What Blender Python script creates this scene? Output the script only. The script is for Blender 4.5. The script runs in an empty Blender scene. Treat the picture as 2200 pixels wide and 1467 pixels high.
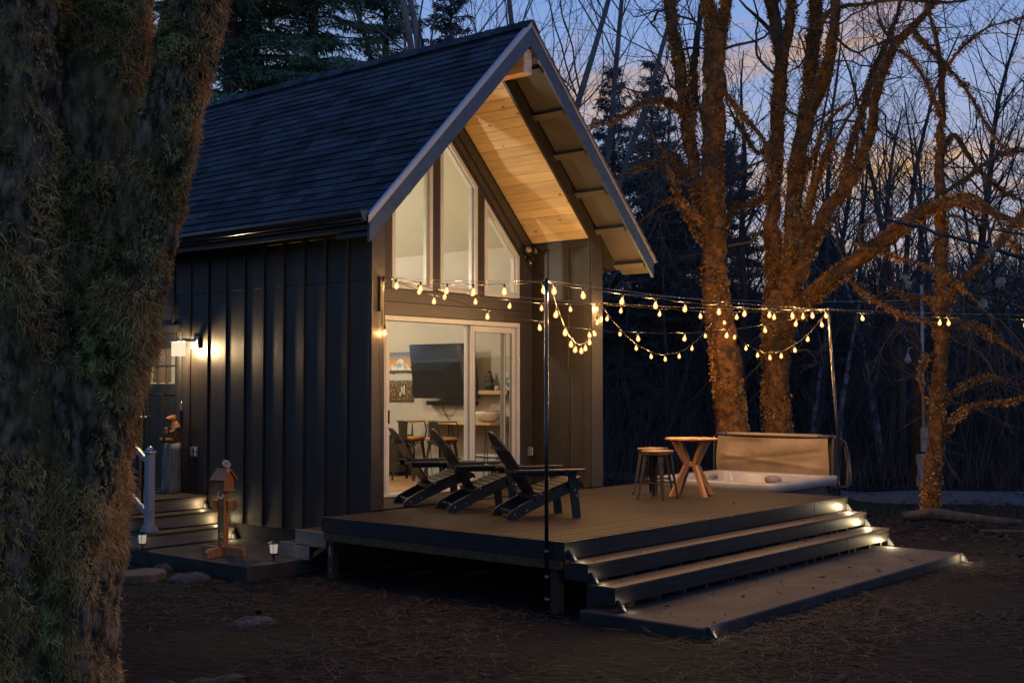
import bpy, bmesh, math, random
import numpy as np
from mathutils import Vector, Matrix

R = math.radians
random.seed(7)
rng = np.random.default_rng(11)
scene = bpy.context.scene
col = scene.collection

# ------------------------------------------------------------------ camera
cam = bpy.data.cameras.new('camera')
cam.sensor_width = 36.0
cam.lens = 42.12
cam.clip_start = 0.1
cam.clip_end = 1500
cam_ob = bpy.data.objects.new('camera', cam)
cam_ob.location = (-9.32, -10.05, 1.40)
cam_ob.rotation_euler = (R(90 + 2.158), 0, -R(49.6))
col.objects.link(cam_ob)
scene.camera = cam_ob

# ------------------------------------------------------------------ world: clear sky after sunset with lit streaks of cloud
SKY_GAIN = 1.2
w = bpy.data.worlds.new('World')
scene.world = w
w.use_nodes = True
nt = w.node_tree
nt.nodes.clear()
def wn(t, **k):
    n = nt.nodes.new(t)
    for a, b in k.items():
        setattr(n, a, b)
    return n
def wl(a, b):
    nt.links.new(a, b)
out = wn('ShaderNodeOutputWorld')
bg = wn('ShaderNodeBackground')
wl(bg.outputs[0], out.inputs[0])
tc = wn('ShaderNodeTexCoord')
sep = wn('ShaderNodeSeparateXYZ')
wl(tc.outputs['Generated'], sep.inputs[0])
ramp = wn('ShaderNodeValToRGB')
wl(sep.outputs[2], ramp.inputs[0])
e = ramp.color_ramp.elements
e[0].position = 0.0; e[0].color = (.23, .33, .52, 1)
e[1].position = 1.0; e[1].color = (.055, .145, .45, 1)
for p, c in ((.12, (.215, .33, .56, 1)), (.30, (.150, .285, .60, 1)), (.6, (.085, .20, .54, 1))):
    q = e.new(p); q.color = c
# afterglow low on the side where the sun went down
dt = wn('ShaderNodeVectorMath', operation='DOT_PRODUCT'); dt.inputs[1].default_value = (.93, .34, .0)
wl(tc.outputs['Generated'], dt.inputs[0])
g1 = wn('ShaderNodeMapRange'); g1.inputs[1].default_value = .15; g1.inputs[2].default_value = 1.0
wl(dt.outputs['Value'], g1.inputs[0])
g2 = wn('ShaderNodeMapRange'); g2.inputs[1].default_value = .34; g2.inputs[2].default_value = .0
wl(sep.outputs[2], g2.inputs[0])
g3 = wn('ShaderNodeMath', operation='MULTIPLY'); wl(g1.outputs[0], g3.inputs[0]); wl(g2.outputs[0], g3.inputs[1])
glow = wn('ShaderNodeMixRGB'); glow.inputs[2].default_value = (.46, .45, .52, 1)
wl(g3.outputs[0], glow.inputs[0]); wl(ramp.outputs[0], glow.inputs[1])
sky = wn('ShaderNodeTexSky', sky_type='NISHITA', sun_disc=False, sun_elevation=R(0.6), sun_rotation=R(70))
skm = wn('ShaderNodeMixRGB', blend_type='ADD')
skm.inputs[0].default_value = 0.008
wl(glow.outputs[0], skm.inputs[1])
wl(sky.outputs[0], skm.inputs[2])
# cloud layer: direction projected on a high plane, drawn out along one axis
dv = wn('ShaderNodeMath', operation='ADD'); dv.inputs[1].default_value = .16
wl(sep.outputs[2], dv.inputs[0])
mx = wn('ShaderNodeMath', operation='DIVIDE'); my = wn('ShaderNodeMath', operation='DIVIDE')
wl(sep.outputs[0], mx.inputs[0]); wl(dv.outputs[0], mx.inputs[1])
wl(sep.outputs[1], my.inputs[0]); wl(dv.outputs[0], my.inputs[1])
cmb = wn('ShaderNodeCombineXYZ')
wl(mx.outputs[0], cmb.inputs[0]); wl(my.outputs[0], cmb.inputs[1])
mp = wn('ShaderNodeMapping')
mp.inputs['Rotation'].default_value = (0, 0, R(38))
mp.inputs['Scale'].default_value = (1.9, .85, 1)
mp.inputs['Location'].default_value = (1.3, .4, 0)
wl(cmb.outputs[0], mp.inputs[0])
nz = wn('ShaderNodeTexNoise')
nz.inputs['Scale'].default_value = 1.5; nz.inputs['Detail'].default_value = 7; nz.inputs['Roughness'].default_value = .58
nz.inputs['Distortion'].default_value = .35
wl(mp.outputs[0], nz.inputs['Vector'])
cr = wn('ShaderNodeValToRGB')
cr.color_ramp.elements[0].position = .50; cr.color_ramp.elements[0].color = (0, 0, 0, 1)
cr.color_ramp.elements[1].position = .70; cr.color_ramp.elements[1].color = (.9, .9, .9, 1)
wl(nz.outputs[0], cr.inputs[0])
ccol = wn('ShaderNodeValToRGB')
wl(sep.outputs[2], ccol.inputs[0])
ce = ccol.color_ramp.elements
ce[0].position = .02; ce[0].color = (.62, .44, .30, 1)
ce[1].position = .55; ce[1].color = (.22, .22, .30, 1)
for p, c in ((.11, (.74, .42, .11, 1)), (.20, (.66, .37, .15, 1)), (.32, (.46, .31, .24, 1))):
    q = ce.new(p); q.color = c
cm = wn('ShaderNodeMixRGB')
lit = wn('ShaderNodeMapRange'); lit.inputs[1].default_value = -.2; lit.inputs[2].default_value = .55; lit.inputs[3].default_value = .1
wl(dt.outputs['Value'], lit.inputs[0])
cf = wn('ShaderNodeMath', operation='MULTIPLY'); wl(cr.outputs[0], cf.inputs[0]); wl(lit.outputs[0], cf.inputs[1])
wl(cf.outputs[0], cm.inputs[0]); wl(skm.outputs[0], cm.inputs[1]); wl(ccol.outputs[0], cm.inputs[2])
wl(cm.outputs[0], bg.inputs[0])
bg.inputs[1].default_value = SKY_GAIN

# the sun is down: only a broad, weak afterglow comes from its side
sl = bpy.data.lights.new('afterglow_sun', 'SUN')
sl.energy = 0.02; sl.angle = R(40); sl.color = (1, .72, .5)
so = bpy.data.objects.new('afterglow_sun', sl)
so.rotation_euler = (R(84), 0, R(-70 + 180))
col.objects.link(so)

scene.view_settings.view_transform = 'Standard'
scene.view_settings.look = 'None'
scene.view_settings.gamma = 1
scene.view_settings.exposure = 0.0
scene.view_settings.use_curve_mapping = False
scene.cycles.use_denoising = True
scene.cycles.max_bounces = 5
scene.cycles.transparent_max_bounces = 12
scene.cycles.sample_clamp_indirect = 2.0
scene.cycles.use_light_tree = True
scene.cycles.caustics_reflective = False
scene.cycles.caustics_refractive = False

# light strengths (W)
BULB_W = 62.0
CEIL_W = 420.0
SCONCE_W = 200.0
STEP_W = 3.2
PATH_W = 1.4
BULB_COL = (1.0, .52, .17)

# ------------------------------------------------------------------ helpers
G = -0.66          # ground level; the deck's top is z = 0

def tag(o, label=None, cat=None, group=None, kind=None):
    if label: o['label'] = label
    if cat: o['category'] = cat
    if group: o['group'] = group
    if kind: o['kind'] = kind
    return o

def empty(name, loc, rz=0.0, label=None, cat=None, group=None):
    o = bpy.data.objects.new(name, None)
    o.empty_display_size = .1
    o.location = loc
    o.rotation_euler = (0, 0, rz)
    col.objects.link(o)
    return tag(o, label, cat, group)

def wloc(o):
    v = Vector((0, 0, 0))
    while o is not None:
        v = v + o.location
        o = o.parent
    return v

class MB:
    """collects shapes and links them as ONE mesh object"""
    def __init__(s):
        s.v = []; s.f = []
    def add(s, vs, fs):
        o = len(s.v)
        s.v.extend([tuple(p) for p in vs])
        s.f.extend([tuple(i + o for i in f) for f in fs])
        return s
    def box(s, x0, x1, y0, y1, z0, z1, b=0.0, M=None):
        if x0 > x1: x0, x1 = x1, x0
        if y0 > y1: y0, y1 = y1, y0
        if z0 > z1: z0, z1 = z1, z0
        b = min(b, .45 * min(x1 - x0, y1 - y0, z1 - z0))
        if b <= 0:
            vs = [(x, y, z) for x in (x0, x1) for y in (y0, y1) for z in (z0, z1)]
            fs = [(0, 1, 3, 2), (4, 6, 7, 5), (0, 4, 5, 1), (2, 3, 7, 6), (0, 2, 6, 4), (1, 5, 7, 3)]
        else:
            vs = []; idx = {}
            X = (x0, x1); Y = (y0, y1); Z = (z0, z1); sg = (1, -1)
            for i in (0, 1):
                for j in (0, 1):
                    for k in (0, 1):
                        for a in (0, 1, 2):
                            p = [X[i] + sg[i] * b, Y[j] + sg[j] * b, Z[k] + sg[k] * b]
                            p[a] = (X[i], Y[j], Z[k])[a]
                            idx[i, j, k, a] = len(vs); vs.append(tuple(p))
            fs = []
            for i in (0, 1):
                q = [idx[i, 0, 0, 0], idx[i, 1, 0, 0], idx[i, 1, 1, 0], idx[i, 0, 1, 0]]; fs.append(q if i else q[::-1])
                q = [idx[0, i, 0, 1], idx[0, i, 1, 1], idx[1, i, 1, 1], idx[1, i, 0, 1]]; fs.append(q if i else q[::-1])
                q = [idx[0, 0, i, 2], idx[1, 0, i, 2], idx[1, 1, i, 2], idx[0, 1, i, 2]]; fs.append(q if i else q[::-1])
            for i in (0, 1):
                for j in (0, 1):
                    fs.append([idx[i, j, 0, 0], idx[i, j, 1, 0], idx[i, j, 1, 1], idx[i, j, 0, 1]])
                    fs.append([idx[i, 0, j, 0], idx[i, 1, j, 0], idx[i, 1, j, 2], idx[i, 0, j, 2]])
                    fs.append([idx[0, i, j, 1], idx[1, i, j, 1], idx[1, i, j, 2], idx[0, i, j, 2]])
                    for k in (0, 1):
                        fs.append([idx[i, j, k, 0], idx[i, j, k, 1], idx[i, j, k, 2]])
        if M is not None:
            vs = [M @ Vector(p) for p in vs]
        return s.add(vs, fs)
    def prism(s, poly, axis, a0, a1):
        """poly: 2-D outline in the two other axes (in xyz order), pushed from a0 to a1 along axis"""
        n = len(poly)
        def mk(p, a):
            q = list(p); q.insert(axis, a); return tuple(q)
        vs = [mk(p, a0) for p in poly] + [mk(p, a1) for p in poly]
        fs = [tuple(range(n))[::-1], tuple(range(n, 2 * n))]
        fs += [(i, (i + 1) % n, n + (i + 1) % n, n + i) for i in range(n)]
        return s.add(vs, fs)
    def beam(s, p, q, wd, ht, up=(0, 0, 1), b=0.0):
        p = Vector(p); q = Vector(q)
        x = (q - p); L = x.length; x.normalize()
        y = Vector(up).cross(x)
        if y.length < 1e-5: y = Vector((0, 1, 0)).cross(x)
        y.normalize(); z = x.cross(y)
        M = Matrix((x, y, z)).transposed().to_4x4(); M.translation = p
        return s.box(0, L, -wd / 2, wd / 2, -ht / 2, ht / 2, b, M)
    def tube(s, pts, rad, n=8, cap=True):
        pts = [Vector(p) for p in pts]
        if not hasattr(rad, '__len__'): rad = [rad] * len(pts)
        m = len(pts); vs = []
        t = (pts[1] - pts[0]).normalized()
        u = t.cross(Vector((.31, .77, .55)))
        if u.length < .05: u = t.cross(Vector((1, 0, 0)))
        u.normalize()
        for i in range(m):
            a = pts[max(i - 1, 0)]; b = pts[min(i + 1, m - 1)]
            t = (b - a)
            if t.length < 1e-9: t = Vector((0, 0, 1))
            t.normalize()
            u = u - t * u.dot(t)
            if u.length < 1e-6: u = t.orthogonal()
            u.normalize(); v = t.cross(u)
            for k in range(n):
                an = 2 * math.pi * k / n
                vs.append(pts[i] + (u * math.cos(an) + v * math.sin(an)) * rad[i])
        fs = [(i * n + k, i * n + (k + 1) % n, (i + 1) * n + (k + 1) % n, (i + 1) * n + k) for i in range(m - 1) for k in range(n)]
        if cap and n > 2:
            fs += [tuple(range(n))[::-1], tuple(range((m - 1) * n, m * n))]
        return s.add(vs, fs)
    def lathe(s, prof, n=20, c=(0, 0, 0), M=None):
        """prof: list of (radius, z)"""
        vs = []; m = len(prof)
        for r_, z in prof:
            for k in range(n):
                an = 2 * math.pi * k / n
                p = Vector((c[0] + r_ * math.cos(an), c[1] + r_ * math.sin(an), c[2] + z))
                vs.append(M @ p if M is not None else p)
        fs = [(i * n + k, i * n + (k + 1) % n, (i + 1) * n + (k + 1) % n, (i + 1) * n + k) for i in range(m - 1) for k in range(n)]
        fs += [tuple(range(n))[::-1], tuple(range((m - 1) * n, m * n))]
        return s.add(vs, fs)
    def mesh(s, name, smooth=False, off=(0, 0, 0)):
        me = bpy.data.meshes.new(name)
        me.from_pydata([(p[0] - off[0], p[1] - off[1], p[2] - off[2]) for p in s.v], [], s.f)
        me.update()
        bm = bmesh.new(); bm.from_mesh(me)
        bmesh.ops.recalc_face_normals(bm, faces=bm.faces)
        bm.to_mesh(me); bm.free()
        if smooth:
            me.polygons.foreach_set('use_smooth', [True] * len(me.polygons))
        return me
    def build(s, name, mat, parent=None, smooth=False, world=True, kind=None):
        """coordinates are world coordinates when world, else the parent's own"""
        off = wloc(parent) if (parent is not None and world) else Vector((0, 0, 0))
        me = s.mesh(name, smooth, off)
        me.materials.append(mat)
        return link(name, me, parent, kind)

def link(name, me, parent=None, kind=None, loc=None, rot=None, scl=None):
    o = bpy.data.objects.new(name, me)
    col.objects.link(o)
    if parent is not None: o.parent = parent
    if loc is not None: o.location = loc
    if rot is not None: o.rotation_euler = rot
    if scl is not None: o.scale = scl
    if kind: o['kind'] = kind
    return o

def np_mesh(name, V, F, mat, smooth=False):
    """V (N,3), F (M,k) arrays -> mesh, quickly"""
    me = bpy.data.meshes.new(name)
    V = np.ascontiguousarray(V, dtype=np.float32); F = np.ascontiguousarray(F, dtype=np.int32)
    m, k = F.shape
    me.vertices.add(len(V)); me.vertices.foreach_set('co', V.ravel())
    me.loops.add(m * k); me.loops.foreach_set('vertex_index', F.ravel())
    me.polygons.add(m)
    me.polygons.foreach_set('loop_start', np.arange(0, m * k, k, dtype=np.int32))
    try:
        me.polygons.foreach_set('loop_total', np.full(m, k, dtype=np.int32))
    except Exception:
        pass
    if smooth:
        me.polygons.foreach_set('use_smooth', np.ones(m, dtype=bool))
    me.update(calc_edges=True)
    me.materials.append(mat)
    return me

def copy_tree(o, parent=None):
    c = o.copy(); col.objects.link(c)
    if parent is not None: c.parent = parent
    for ch in list(o.children):
        copy_tree(ch, c)
    return c

# ------------------------------------------------------------------ materials (all procedural)
MATS = {}
def mat(name, c1, c2=None, rough=.6, spec=.4, metal=0.0, scale=4.0, stretch=(1, 1, 1), detail=5.0, lo=.35, hi=.65,
        bump=0.0, bscale=None, bstretch=None, bdist=.01, rand=0.0, third=None, tscale=1.0, coords='Object', rrough=0.0, island=False):
    m = bpy.data.materials.new(name); m.use_nodes = True
    n = m.node_tree.nodes; L = m.node_tree.links
    bs = n['Principled BSDF']
    bs.inputs['Roughness'].default_value = rough
    bs.inputs['Specular IOR Level'].default_value = spec
    bs.inputs['Metallic'].default_value = metal
    t = n.new('ShaderNodeTexCoord'); oi = n.new('ShaderNodeObjectInfo')
    add = n.new('ShaderNodeVectorMath'); add.operation = 'MULTIPLY_ADD'
    add.inputs[1].default_value = (37.0, 17.0, 23.0)
    rv = n.new('ShaderNodeCombineXYZ')
    for i in range(3): L.new(oi.outputs['Random'], rv.inputs[i])
    L.new(rv.outputs[0], add.inputs[0]); L.new(t.outputs[coords], add.inputs[2])
    def noise(sc, st, det, rg=.55):
        mp_ = n.new('ShaderNodeMapping'); mp_.inputs['Scale'].default_value = st
        L.new(add.outputs[0], mp_.inputs[0])
        z = n.new('ShaderNodeTexNoise'); z.inputs['Scale'].default_value = sc; z.inputs['Detail'].default_value = det
        z.inputs['Roughness'].default_value = rg
        L.new(mp_.outputs[0], z.inputs['Vector'])
        return z
    c = None
    if c2 is not None:
        z = noise(scale, stretch, detail)
        r_ = n.new('ShaderNodeValToRGB')
        r_.color_ramp.elements[0].position = lo; r_.color_ramp.elements[0].color = (*c1, 1)
        r_.color_ramp.elements[1].position = hi; r_.color_ramp.elements[1].color = (*c2, 1)
        L.new(z.outputs[0], r_.inputs[0]); c = r_.outputs[0]
        if third is not None:
            z2 = noise(tscale, (1, 1, 1), 4)
            r2 = n.new('ShaderNodeValToRGB')
            r2.color_ramp.elements[0].position = .5; r2.color_ramp.elements[0].color = (0, 0, 0, 1)
            r2.color_ramp.elements[1].position = .64; r2.color_ramp.elements[1].color = (1, 1, 1, 1)
            L.new(z2.outputs[0], r2.inputs[0])
            mi = n.new('ShaderNodeMixRGB'); mi.inputs[2].default_value = (*third, 1)
            L.new(r2.outputs[0], mi.inputs[0]); L.new(c, mi.inputs[1]); c = mi.outputs[0]
    if rand > 0:
        isl = n.new('ShaderNodeNewGeometry') if island else None
        h = n.new('ShaderNodeHueSaturation')
        if c is None: h.inputs['Color'].default_value = (*c1, 1)
        else: L.new(c, h.inputs['Color'])
        mr = n.new('ShaderNodeMapRange'); mr.inputs[3].default_value = 1 - rand; mr.inputs[4].default_value = 1 + rand
        if island:
            sm_ = n.new('ShaderNodeMath'); sm_.operation = 'ADD'; fc_ = n.new('ShaderNodeMath'); fc_.operation = 'FRACT'
            L.new(isl.outputs['Random Per Island'], sm_.inputs[0]); L.new(oi.outputs['Random'], sm_.inputs[1]); L.new(sm_.outputs[0], fc_.inputs[0]); L.new(fc_.outputs[0], mr.inputs[0])
        else:
            L.new(oi.outputs['Random'], mr.inputs[0])
        L.new(mr.outputs[0], h.inputs['Value'])
        c = h.outputs[0]
    if c is None: bs.inputs['Base Color'].default_value = (*c1, 1)
    else: L.new(c, bs.inputs['Base Color'])
    if bump > 0:
        z = noise(bscale or scale, bstretch or stretch, 6, .6)
        b = n.new('ShaderNodeBump'); b.inputs['Strength'].default_value = bump; b.inputs['Distance'].default_value = bdist
        L.new(z.outputs[0], b.inputs['Height']); L.new(b.outputs[0], bs.inputs['Normal'])
        if rrough:
            mr = n.new('ShaderNodeMapRange'); mr.inputs[3].default_value = rough - rrough; mr.inputs[4].default_value = rough + rrough
            L.new(z.outputs[0], mr.inputs[0]); L.new(mr.outputs[0], bs.inputs['Roughness'])
    MATS[name] = m
    return m

def emit(name, c, s, clear=0.0):
    m = bpy.data.materials.new(name); m.use_nodes = True
    n = m.node_tree.nodes; L = m.node_tree.links
    n.remove(n['Principled BSDF'])
    em = n.new('ShaderNodeEmission'); em.inputs[0].default_value = (*c, 1); em.inputs[1].default_value = s
    o = n['Material Output']
    if clear > 0:
        tr = n.new('ShaderNodeBsdfTransparent'); mi = n.new('ShaderNodeMixShader'); mi.inputs[0].default_value = 1 - clear
        L.new(tr.outputs[0], mi.inputs[1]); L.new(em.outputs[0], mi.inputs[2]); L.new(mi.outputs[0], o.inputs[0])
    else:
        L.new(em.outputs[0], o.inputs[0])
    MATS[name] = m
    return m

def glass(name, tint=(1, 1, 1), refl=.06):
    m = bpy.data.materials.new(name); m.use_nodes = True
    n = m.node_tree.nodes; L = m.node_tree.links
    n.remove(n['Principled BSDF'])
    tr = n.new('ShaderNodeBsdfTransparent'); tr.inputs[0].default_value = (*tint, 1)
    gl = n.new('ShaderNodeBsdfGlossy'); gl.inputs['Roughness'].default_value = .02
    fr = n.new('ShaderNodeFresnel'); fr.inputs[0].default_value = 1.45
    mi = n.new('ShaderNodeMixShader')
    ge = n.new('ShaderNodeNewGeometry'); iv = n.new('ShaderNodeMath'); iv.operation = 'SUBTRACT'; iv.inputs[0].default_value = 1
    mu_ = n.new('ShaderNodeMath'); mu_.operation = 'MULTIPLY'
    L.new(ge.outputs['Backfacing'], iv.inputs[1]); L.new(fr.outputs[0], mu_.inputs[0]); L.new(iv.outputs[0], mu_.inputs[1])
    L.new(mu_.outputs[0], mi.inputs[0]); L.new(tr.outputs[0], mi.inputs[1]); L.new(gl.outputs[0], mi.inputs[2])
    L.new(mi.outputs[0], n['Material Output'].inputs[0])
    MATS[name] = m
    return m

def lamp(name, loc, watts, colr, radius=.02, parent=None):
    l = bpy.data.lights.new(name, 'POINT')
    l.energy = watts; l.color = colr; l.shadow_soft_size = radius
    o = bpy.data.objects.new(name, l); col.objects.link(o)
    if parent is not None:
        o.parent = parent; o.location = Vector(loc) - wloc(parent)
    else:
        o.location = loc
    return o

# painted siding: near-black brown with a fine upright grain
siding = mat('siding', (.0165, .0130, .0100), (.028, .0222, .0170), rough=.42, spec=.42, scale=3, stretch=(14, 14, .6), bump=.55,
             bscale=5, bstretch=(26, 26, .5), bdist=.004, rand=.10, rrough=.08)
trimp = mat('trim_paint', (.022, .021, .021), (.032, .030, .029), rough=.48, spec=.4, scale=4, stretch=(3, 3, 3), bump=.35, bscale=40, bdist=.003, rand=.05)
trimh = mat('trim_paint_along', (.024, .022, .021), (.036, .033, .031), rough=.45, spec=.45, scale=3, stretch=(.8, 14, 14), bump=.4, bscale=6, bstretch=(.7, 26, 26), bdist=.003, rand=.05)
bargep = mat('barge_paint', (.016, .032, .068), (.030, .055, .102), rough=.42, spec=.5, scale=5, stretch=(3, 3, 3), bump=.4, bscale=30, bdist=.003)
soffit_panel = mat('soffit_paint', (.038, .033, .028), (.056, .049, .042), rough=.6, scale=3, bump=.2, bscale=20, bdist=.003)
shingle_m = mat('asphalt_shingle', (.013, .016, .020), (.032, .037, .045), rough=.82, spec=.25, scale=30, detail=8, lo=.3, hi=.7, bump=.8, bscale=160, bdist=.004, rand=.75, island=True)
shingle_edge = mat('mossy_shingle_edge', (.05, .032, .018), (.10, .06, .03), rough=.9, scale=20, bump=.6, bscale=60, bdist=.01)
drip_m = mat('drip_edge_metal', (.30, .33, .38), rough=.4, metal=.3)
gutter_m = mat('gutter_metal', (.022, .020, .019), rough=.22, spec=.6)
vinyl = mat('white_vinyl', (.33, .36, .385), (.37, .40, .425), rough=.38, scale=3)
gray_stile = mat('gray_gasket', (.12, .13, .12), rough=.5)
black_plastic = mat('black_plastic', (.012, .012, .012), rough=.4)
wall_in = mat('interior_wall_paint', (.36, .335, .29), (.39, .365, .315), rough=.75, scale=2, bump=.08, bscale=60, bdist=.002)
ceil_in = mat('interior_ceiling_paint', (.34, .325, .25), rough=.8)
in_floor = mat('interior_plank', (.19, .105, .05), (.30, .18, .09), rough=.42, scale=3, stretch=(8, .6, 1), rand=.2)
concrete = mat('concrete', (.019, .016, .013), (.040, .034, .028), rough=.85, scale=3, detail=8, bump=.4, bscale=30, bdist=.006, third=(.015, .0125, .010), tscale=1.3)
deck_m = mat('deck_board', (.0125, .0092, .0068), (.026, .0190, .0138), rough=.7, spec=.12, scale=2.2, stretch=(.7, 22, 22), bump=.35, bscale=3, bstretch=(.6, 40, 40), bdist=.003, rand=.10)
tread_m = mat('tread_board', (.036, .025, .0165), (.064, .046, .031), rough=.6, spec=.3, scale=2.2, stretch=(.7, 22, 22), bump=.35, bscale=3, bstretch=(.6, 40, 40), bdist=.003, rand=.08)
fascia_m = mat('deck_fascia', (.013, .012, .0115), (.026, .024, .0225), rough=.45, spec=.32, scale=2.5, stretch=(1.2, 6, 9), bump=.6, bscale=4, bstretch=(1.2, 9, 14), bdist=.004, rand=.06)
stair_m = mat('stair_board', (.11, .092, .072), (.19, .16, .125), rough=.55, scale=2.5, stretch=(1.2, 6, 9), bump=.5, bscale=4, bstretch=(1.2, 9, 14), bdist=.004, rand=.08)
lumber = mat('treated_lumber', (.060, .032, .014), (.12, .068, .030), rough=.7, scale=3, stretch=(1, 6, 6), bump=.4, bscale=5, bstretch=(1, 10, 10), bdist=.003, rand=.15)
post_m = mat('treated_post', (.032, .019, .0095), (.07, .041, .020), rough=.75, scale=3, stretch=(8, 8, .8), bump=.5, bscale=5, bstretch=(12, 12, .8), bdist=.004, rand=.15)
cedar = mat('cedar', (.24, .095, .028), (.36, .155, .05), rough=.6, scale=3, stretch=(7, 7, .8), bump=.3, bscale=5, bstretch=(12, 12, .8), bdist=.003, rand=.1)
teak = mat('acacia_wood', (.30, .135, .045), (.46, .23, .085), rough=.45, scale=3, stretch=(3, 3, 1), bump=.2, bscale=8, bstretch=(6, 6, 1), bdist=.002, rand=.1)
chair_m = mat('navy_black_resin', (.011, .012, .014), (.017, .0185, .021), rough=.45, spec=.30, scale=4, stretch=(4, 4, 1), bump=.2, bscale=12, bdist=.002, rand=.06)
bolt_m = mat('steel_bolt', (.45, .45, .45), rough=.3, metal=1.0)
iron = mat('gunmetal', (.055, .045, .036), (.085, .070, .055), rough=.38, metal=.75, scale=6)
leather = mat('tan_leather', (.34, .14, .035), (.42, .19, .055), rough=.5, scale=9, bump=.2, bscale=80, bdist=.002)
pole_m = mat('black_pole', (.012, .011, .010), rough=.25, spec=.6)
white_rail = mat('white_rail', (.30, .30, .30), rough=.4)
steel = mat('brushed_steel', (.42, .41, .40), rough=.35, metal=1.0)
cable_m = mat('black_cable', (.015, .013, .012), rough=.5)
wire_m = mat('steel_wire', (.25, .23, .21), rough=.35, metal=.8)
tub_shell = mat('acrylic_shell', (.22, .22, .22), (.27, .27, .27), rough=.25, spec=.5, scale=3)
tub_side = mat('tub_cabinet', (.035, .034, .036), (.055, .053, .055), rough=.55, scale=3, stretch=(9, 9, .8), bump=.3, bscale=5, bstretch=(14, 14, .8), bdist=.003)
cover_m = mat('tan_vinyl_cover', (.20, .150, .090), (.25, .188, .118), rough=.55, scale=2.5, bump=.45, bscale=3.5, bstretch=(1, 1.6, 1), bdist=.05)
cover_dark = mat('dark_vinyl_cover', (.035, .033, .034), rough=.5)

# ------------------------------------------------------------------ ground
def soil_material():
    m = mat('forest_soil', (.0030, .0022, .0016), (.010, .0072, .005), rough=.95, spec=.15, scale=2.6, detail=9, lo=.32, hi=.70,
            bump=1.0, bscale=11, bdist=.06, third=(.012, .014, .006), tscale=.5)
    return m
soil = soil_material()
gravel_m = mat('gravel', (.03, .03, .032), (.11, .11, .115), rough=.9, scale=38, detail=3, bump=1.0, bscale=38, bdist=.03)

def ground_height(x, y):
    dx = x + 9.32; dy = y + 10.05
    d = np.hypot(dx, dy)
    side = (dx * .648 - dy * .761) / np.maximum(d, 1)      # + to the right of the view
    t = np.clip((d - 40) / 75, 0, 1); t = t * t * (3 - 2 * t)
    h = t * (3.5 + 6.0 * np.clip(side * 2.2, 0, 1)) + np.clip(d - 150, 0, 400) * .03
    n = .05 * np.sin(x * .9 + 1.3 * np.sin(y * .7)) * np.sin(y * 1.1 + .5) + .03 * np.sin(2.3 * x + .4) * np.sin(1.9 * y + 2)
    near = np.clip((d - 13.5) / 6, 0, 1)
    pad = np.clip(np.hypot((x - 1.5) / 4.2, (y - .2) / 4.6) - 1, 0, 1)
    return G + h + n * (.45 + .5 * near) * (.25 + .75 * pad)

def make_ground():
    k = 190
    u = np.linspace(-1, 1, k)
    g = np.sign(u) * (np.abs(u) ** 2.6)
    gx = -1.0 + np.where(g < 0, g * 90, g * 230); gy = 0.0 + np.where(g < 0, g * 120, g * 230)
    X, Y = np.meshgrid(gx, gy, indexing='ij')
    Z = ground_height(X, Y)
    V = np.stack([X, Y, Z], -1).reshape(-1, 3)
    i = np.arange(k * k).reshape(k, k)
    F = np.stack([i[:-1, :-1], i[1:, :-1], i[1:, 1:], i[:-1, 1:]], -1).reshape(-1, 4)
    tag(link('ground', np_mesh('ground', V, F, soil, True)), kind='structure')
make_ground()

def make_gravel():
    near = [(13.6, 8.5), (12.6, 5.4), (11.27, 1.57), (10.96, -.93), (12.08, -3.75), (13.18, -5.97), (16.5, -12)]
    far = [(16, 11), (14.8, 7.4), (13.8, 3.0), (13.42, .17), (15.48, -2.75), (17.32, -5.23), (22, -11)]
    # resample both edges and fill between with a slightly bumpy sheet
    def rs(p, n):
        p = np.array(p); s = np.r_[0, np.cumsum(np.hypot(*np.diff(p, axis=0).T))]
        q = np.linspace(0, s[-1], n); return np.stack([np.interp(q, s, p[:, 0]), np.interp(q, s, p[:, 1])], -1)
    n, m = 90, 9
    a = rs(near, n); b = rs(far, n)
    t = np.linspace(0, 1, m)[None, :, None]
    P = a[:, None] * (1 - t) + b[:, None] * t
    P = P + .06 * np.sin(np.arange(n)[:, None, None] * 1.7) * (np.abs(t - .5) > .4)
    Z = ground_height(P[..., 0], P[..., 1]) + .035 - .08 * (np.abs(t[..., 0] - .5) * 2) ** 6
    V = np.concatenate([P, Z[..., None]], -1).reshape(-1, 3)
    i = np.arange(n * m).reshape(n, m)
    F = np.stack([i[:-1, :-1], i[1:, :-1], i[1:, 1:], i[:-1, 1:]], -1).reshape(-1, 4)
    tag(link('gravel_path', np_mesh('gravel_path', V, F, gravel_m, True)), kind='structure')
make_gravel()

# ------------------------------------------------------------------ cabin
XC = 2.19            # ridge line
XL, XR = 0.0, 4.43   # outer faces of the side walls
YB = 9.0             # back of the cabin
YW = 1.045           # outer face of the recessed glass wall
YR = -0.573          # face of the barge boards
def T(x): return 5.95 - abs(x - XC)          # top of the roof deck
def U(x): return 5.47 - abs(x - XC)          # pine soffit / underside of the rafters

cabin = empty('cabin', (2.2, 4.0, G), label='black board and batten cabin with a steep gable roof and lit glass front', cat='cabin')

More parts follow.
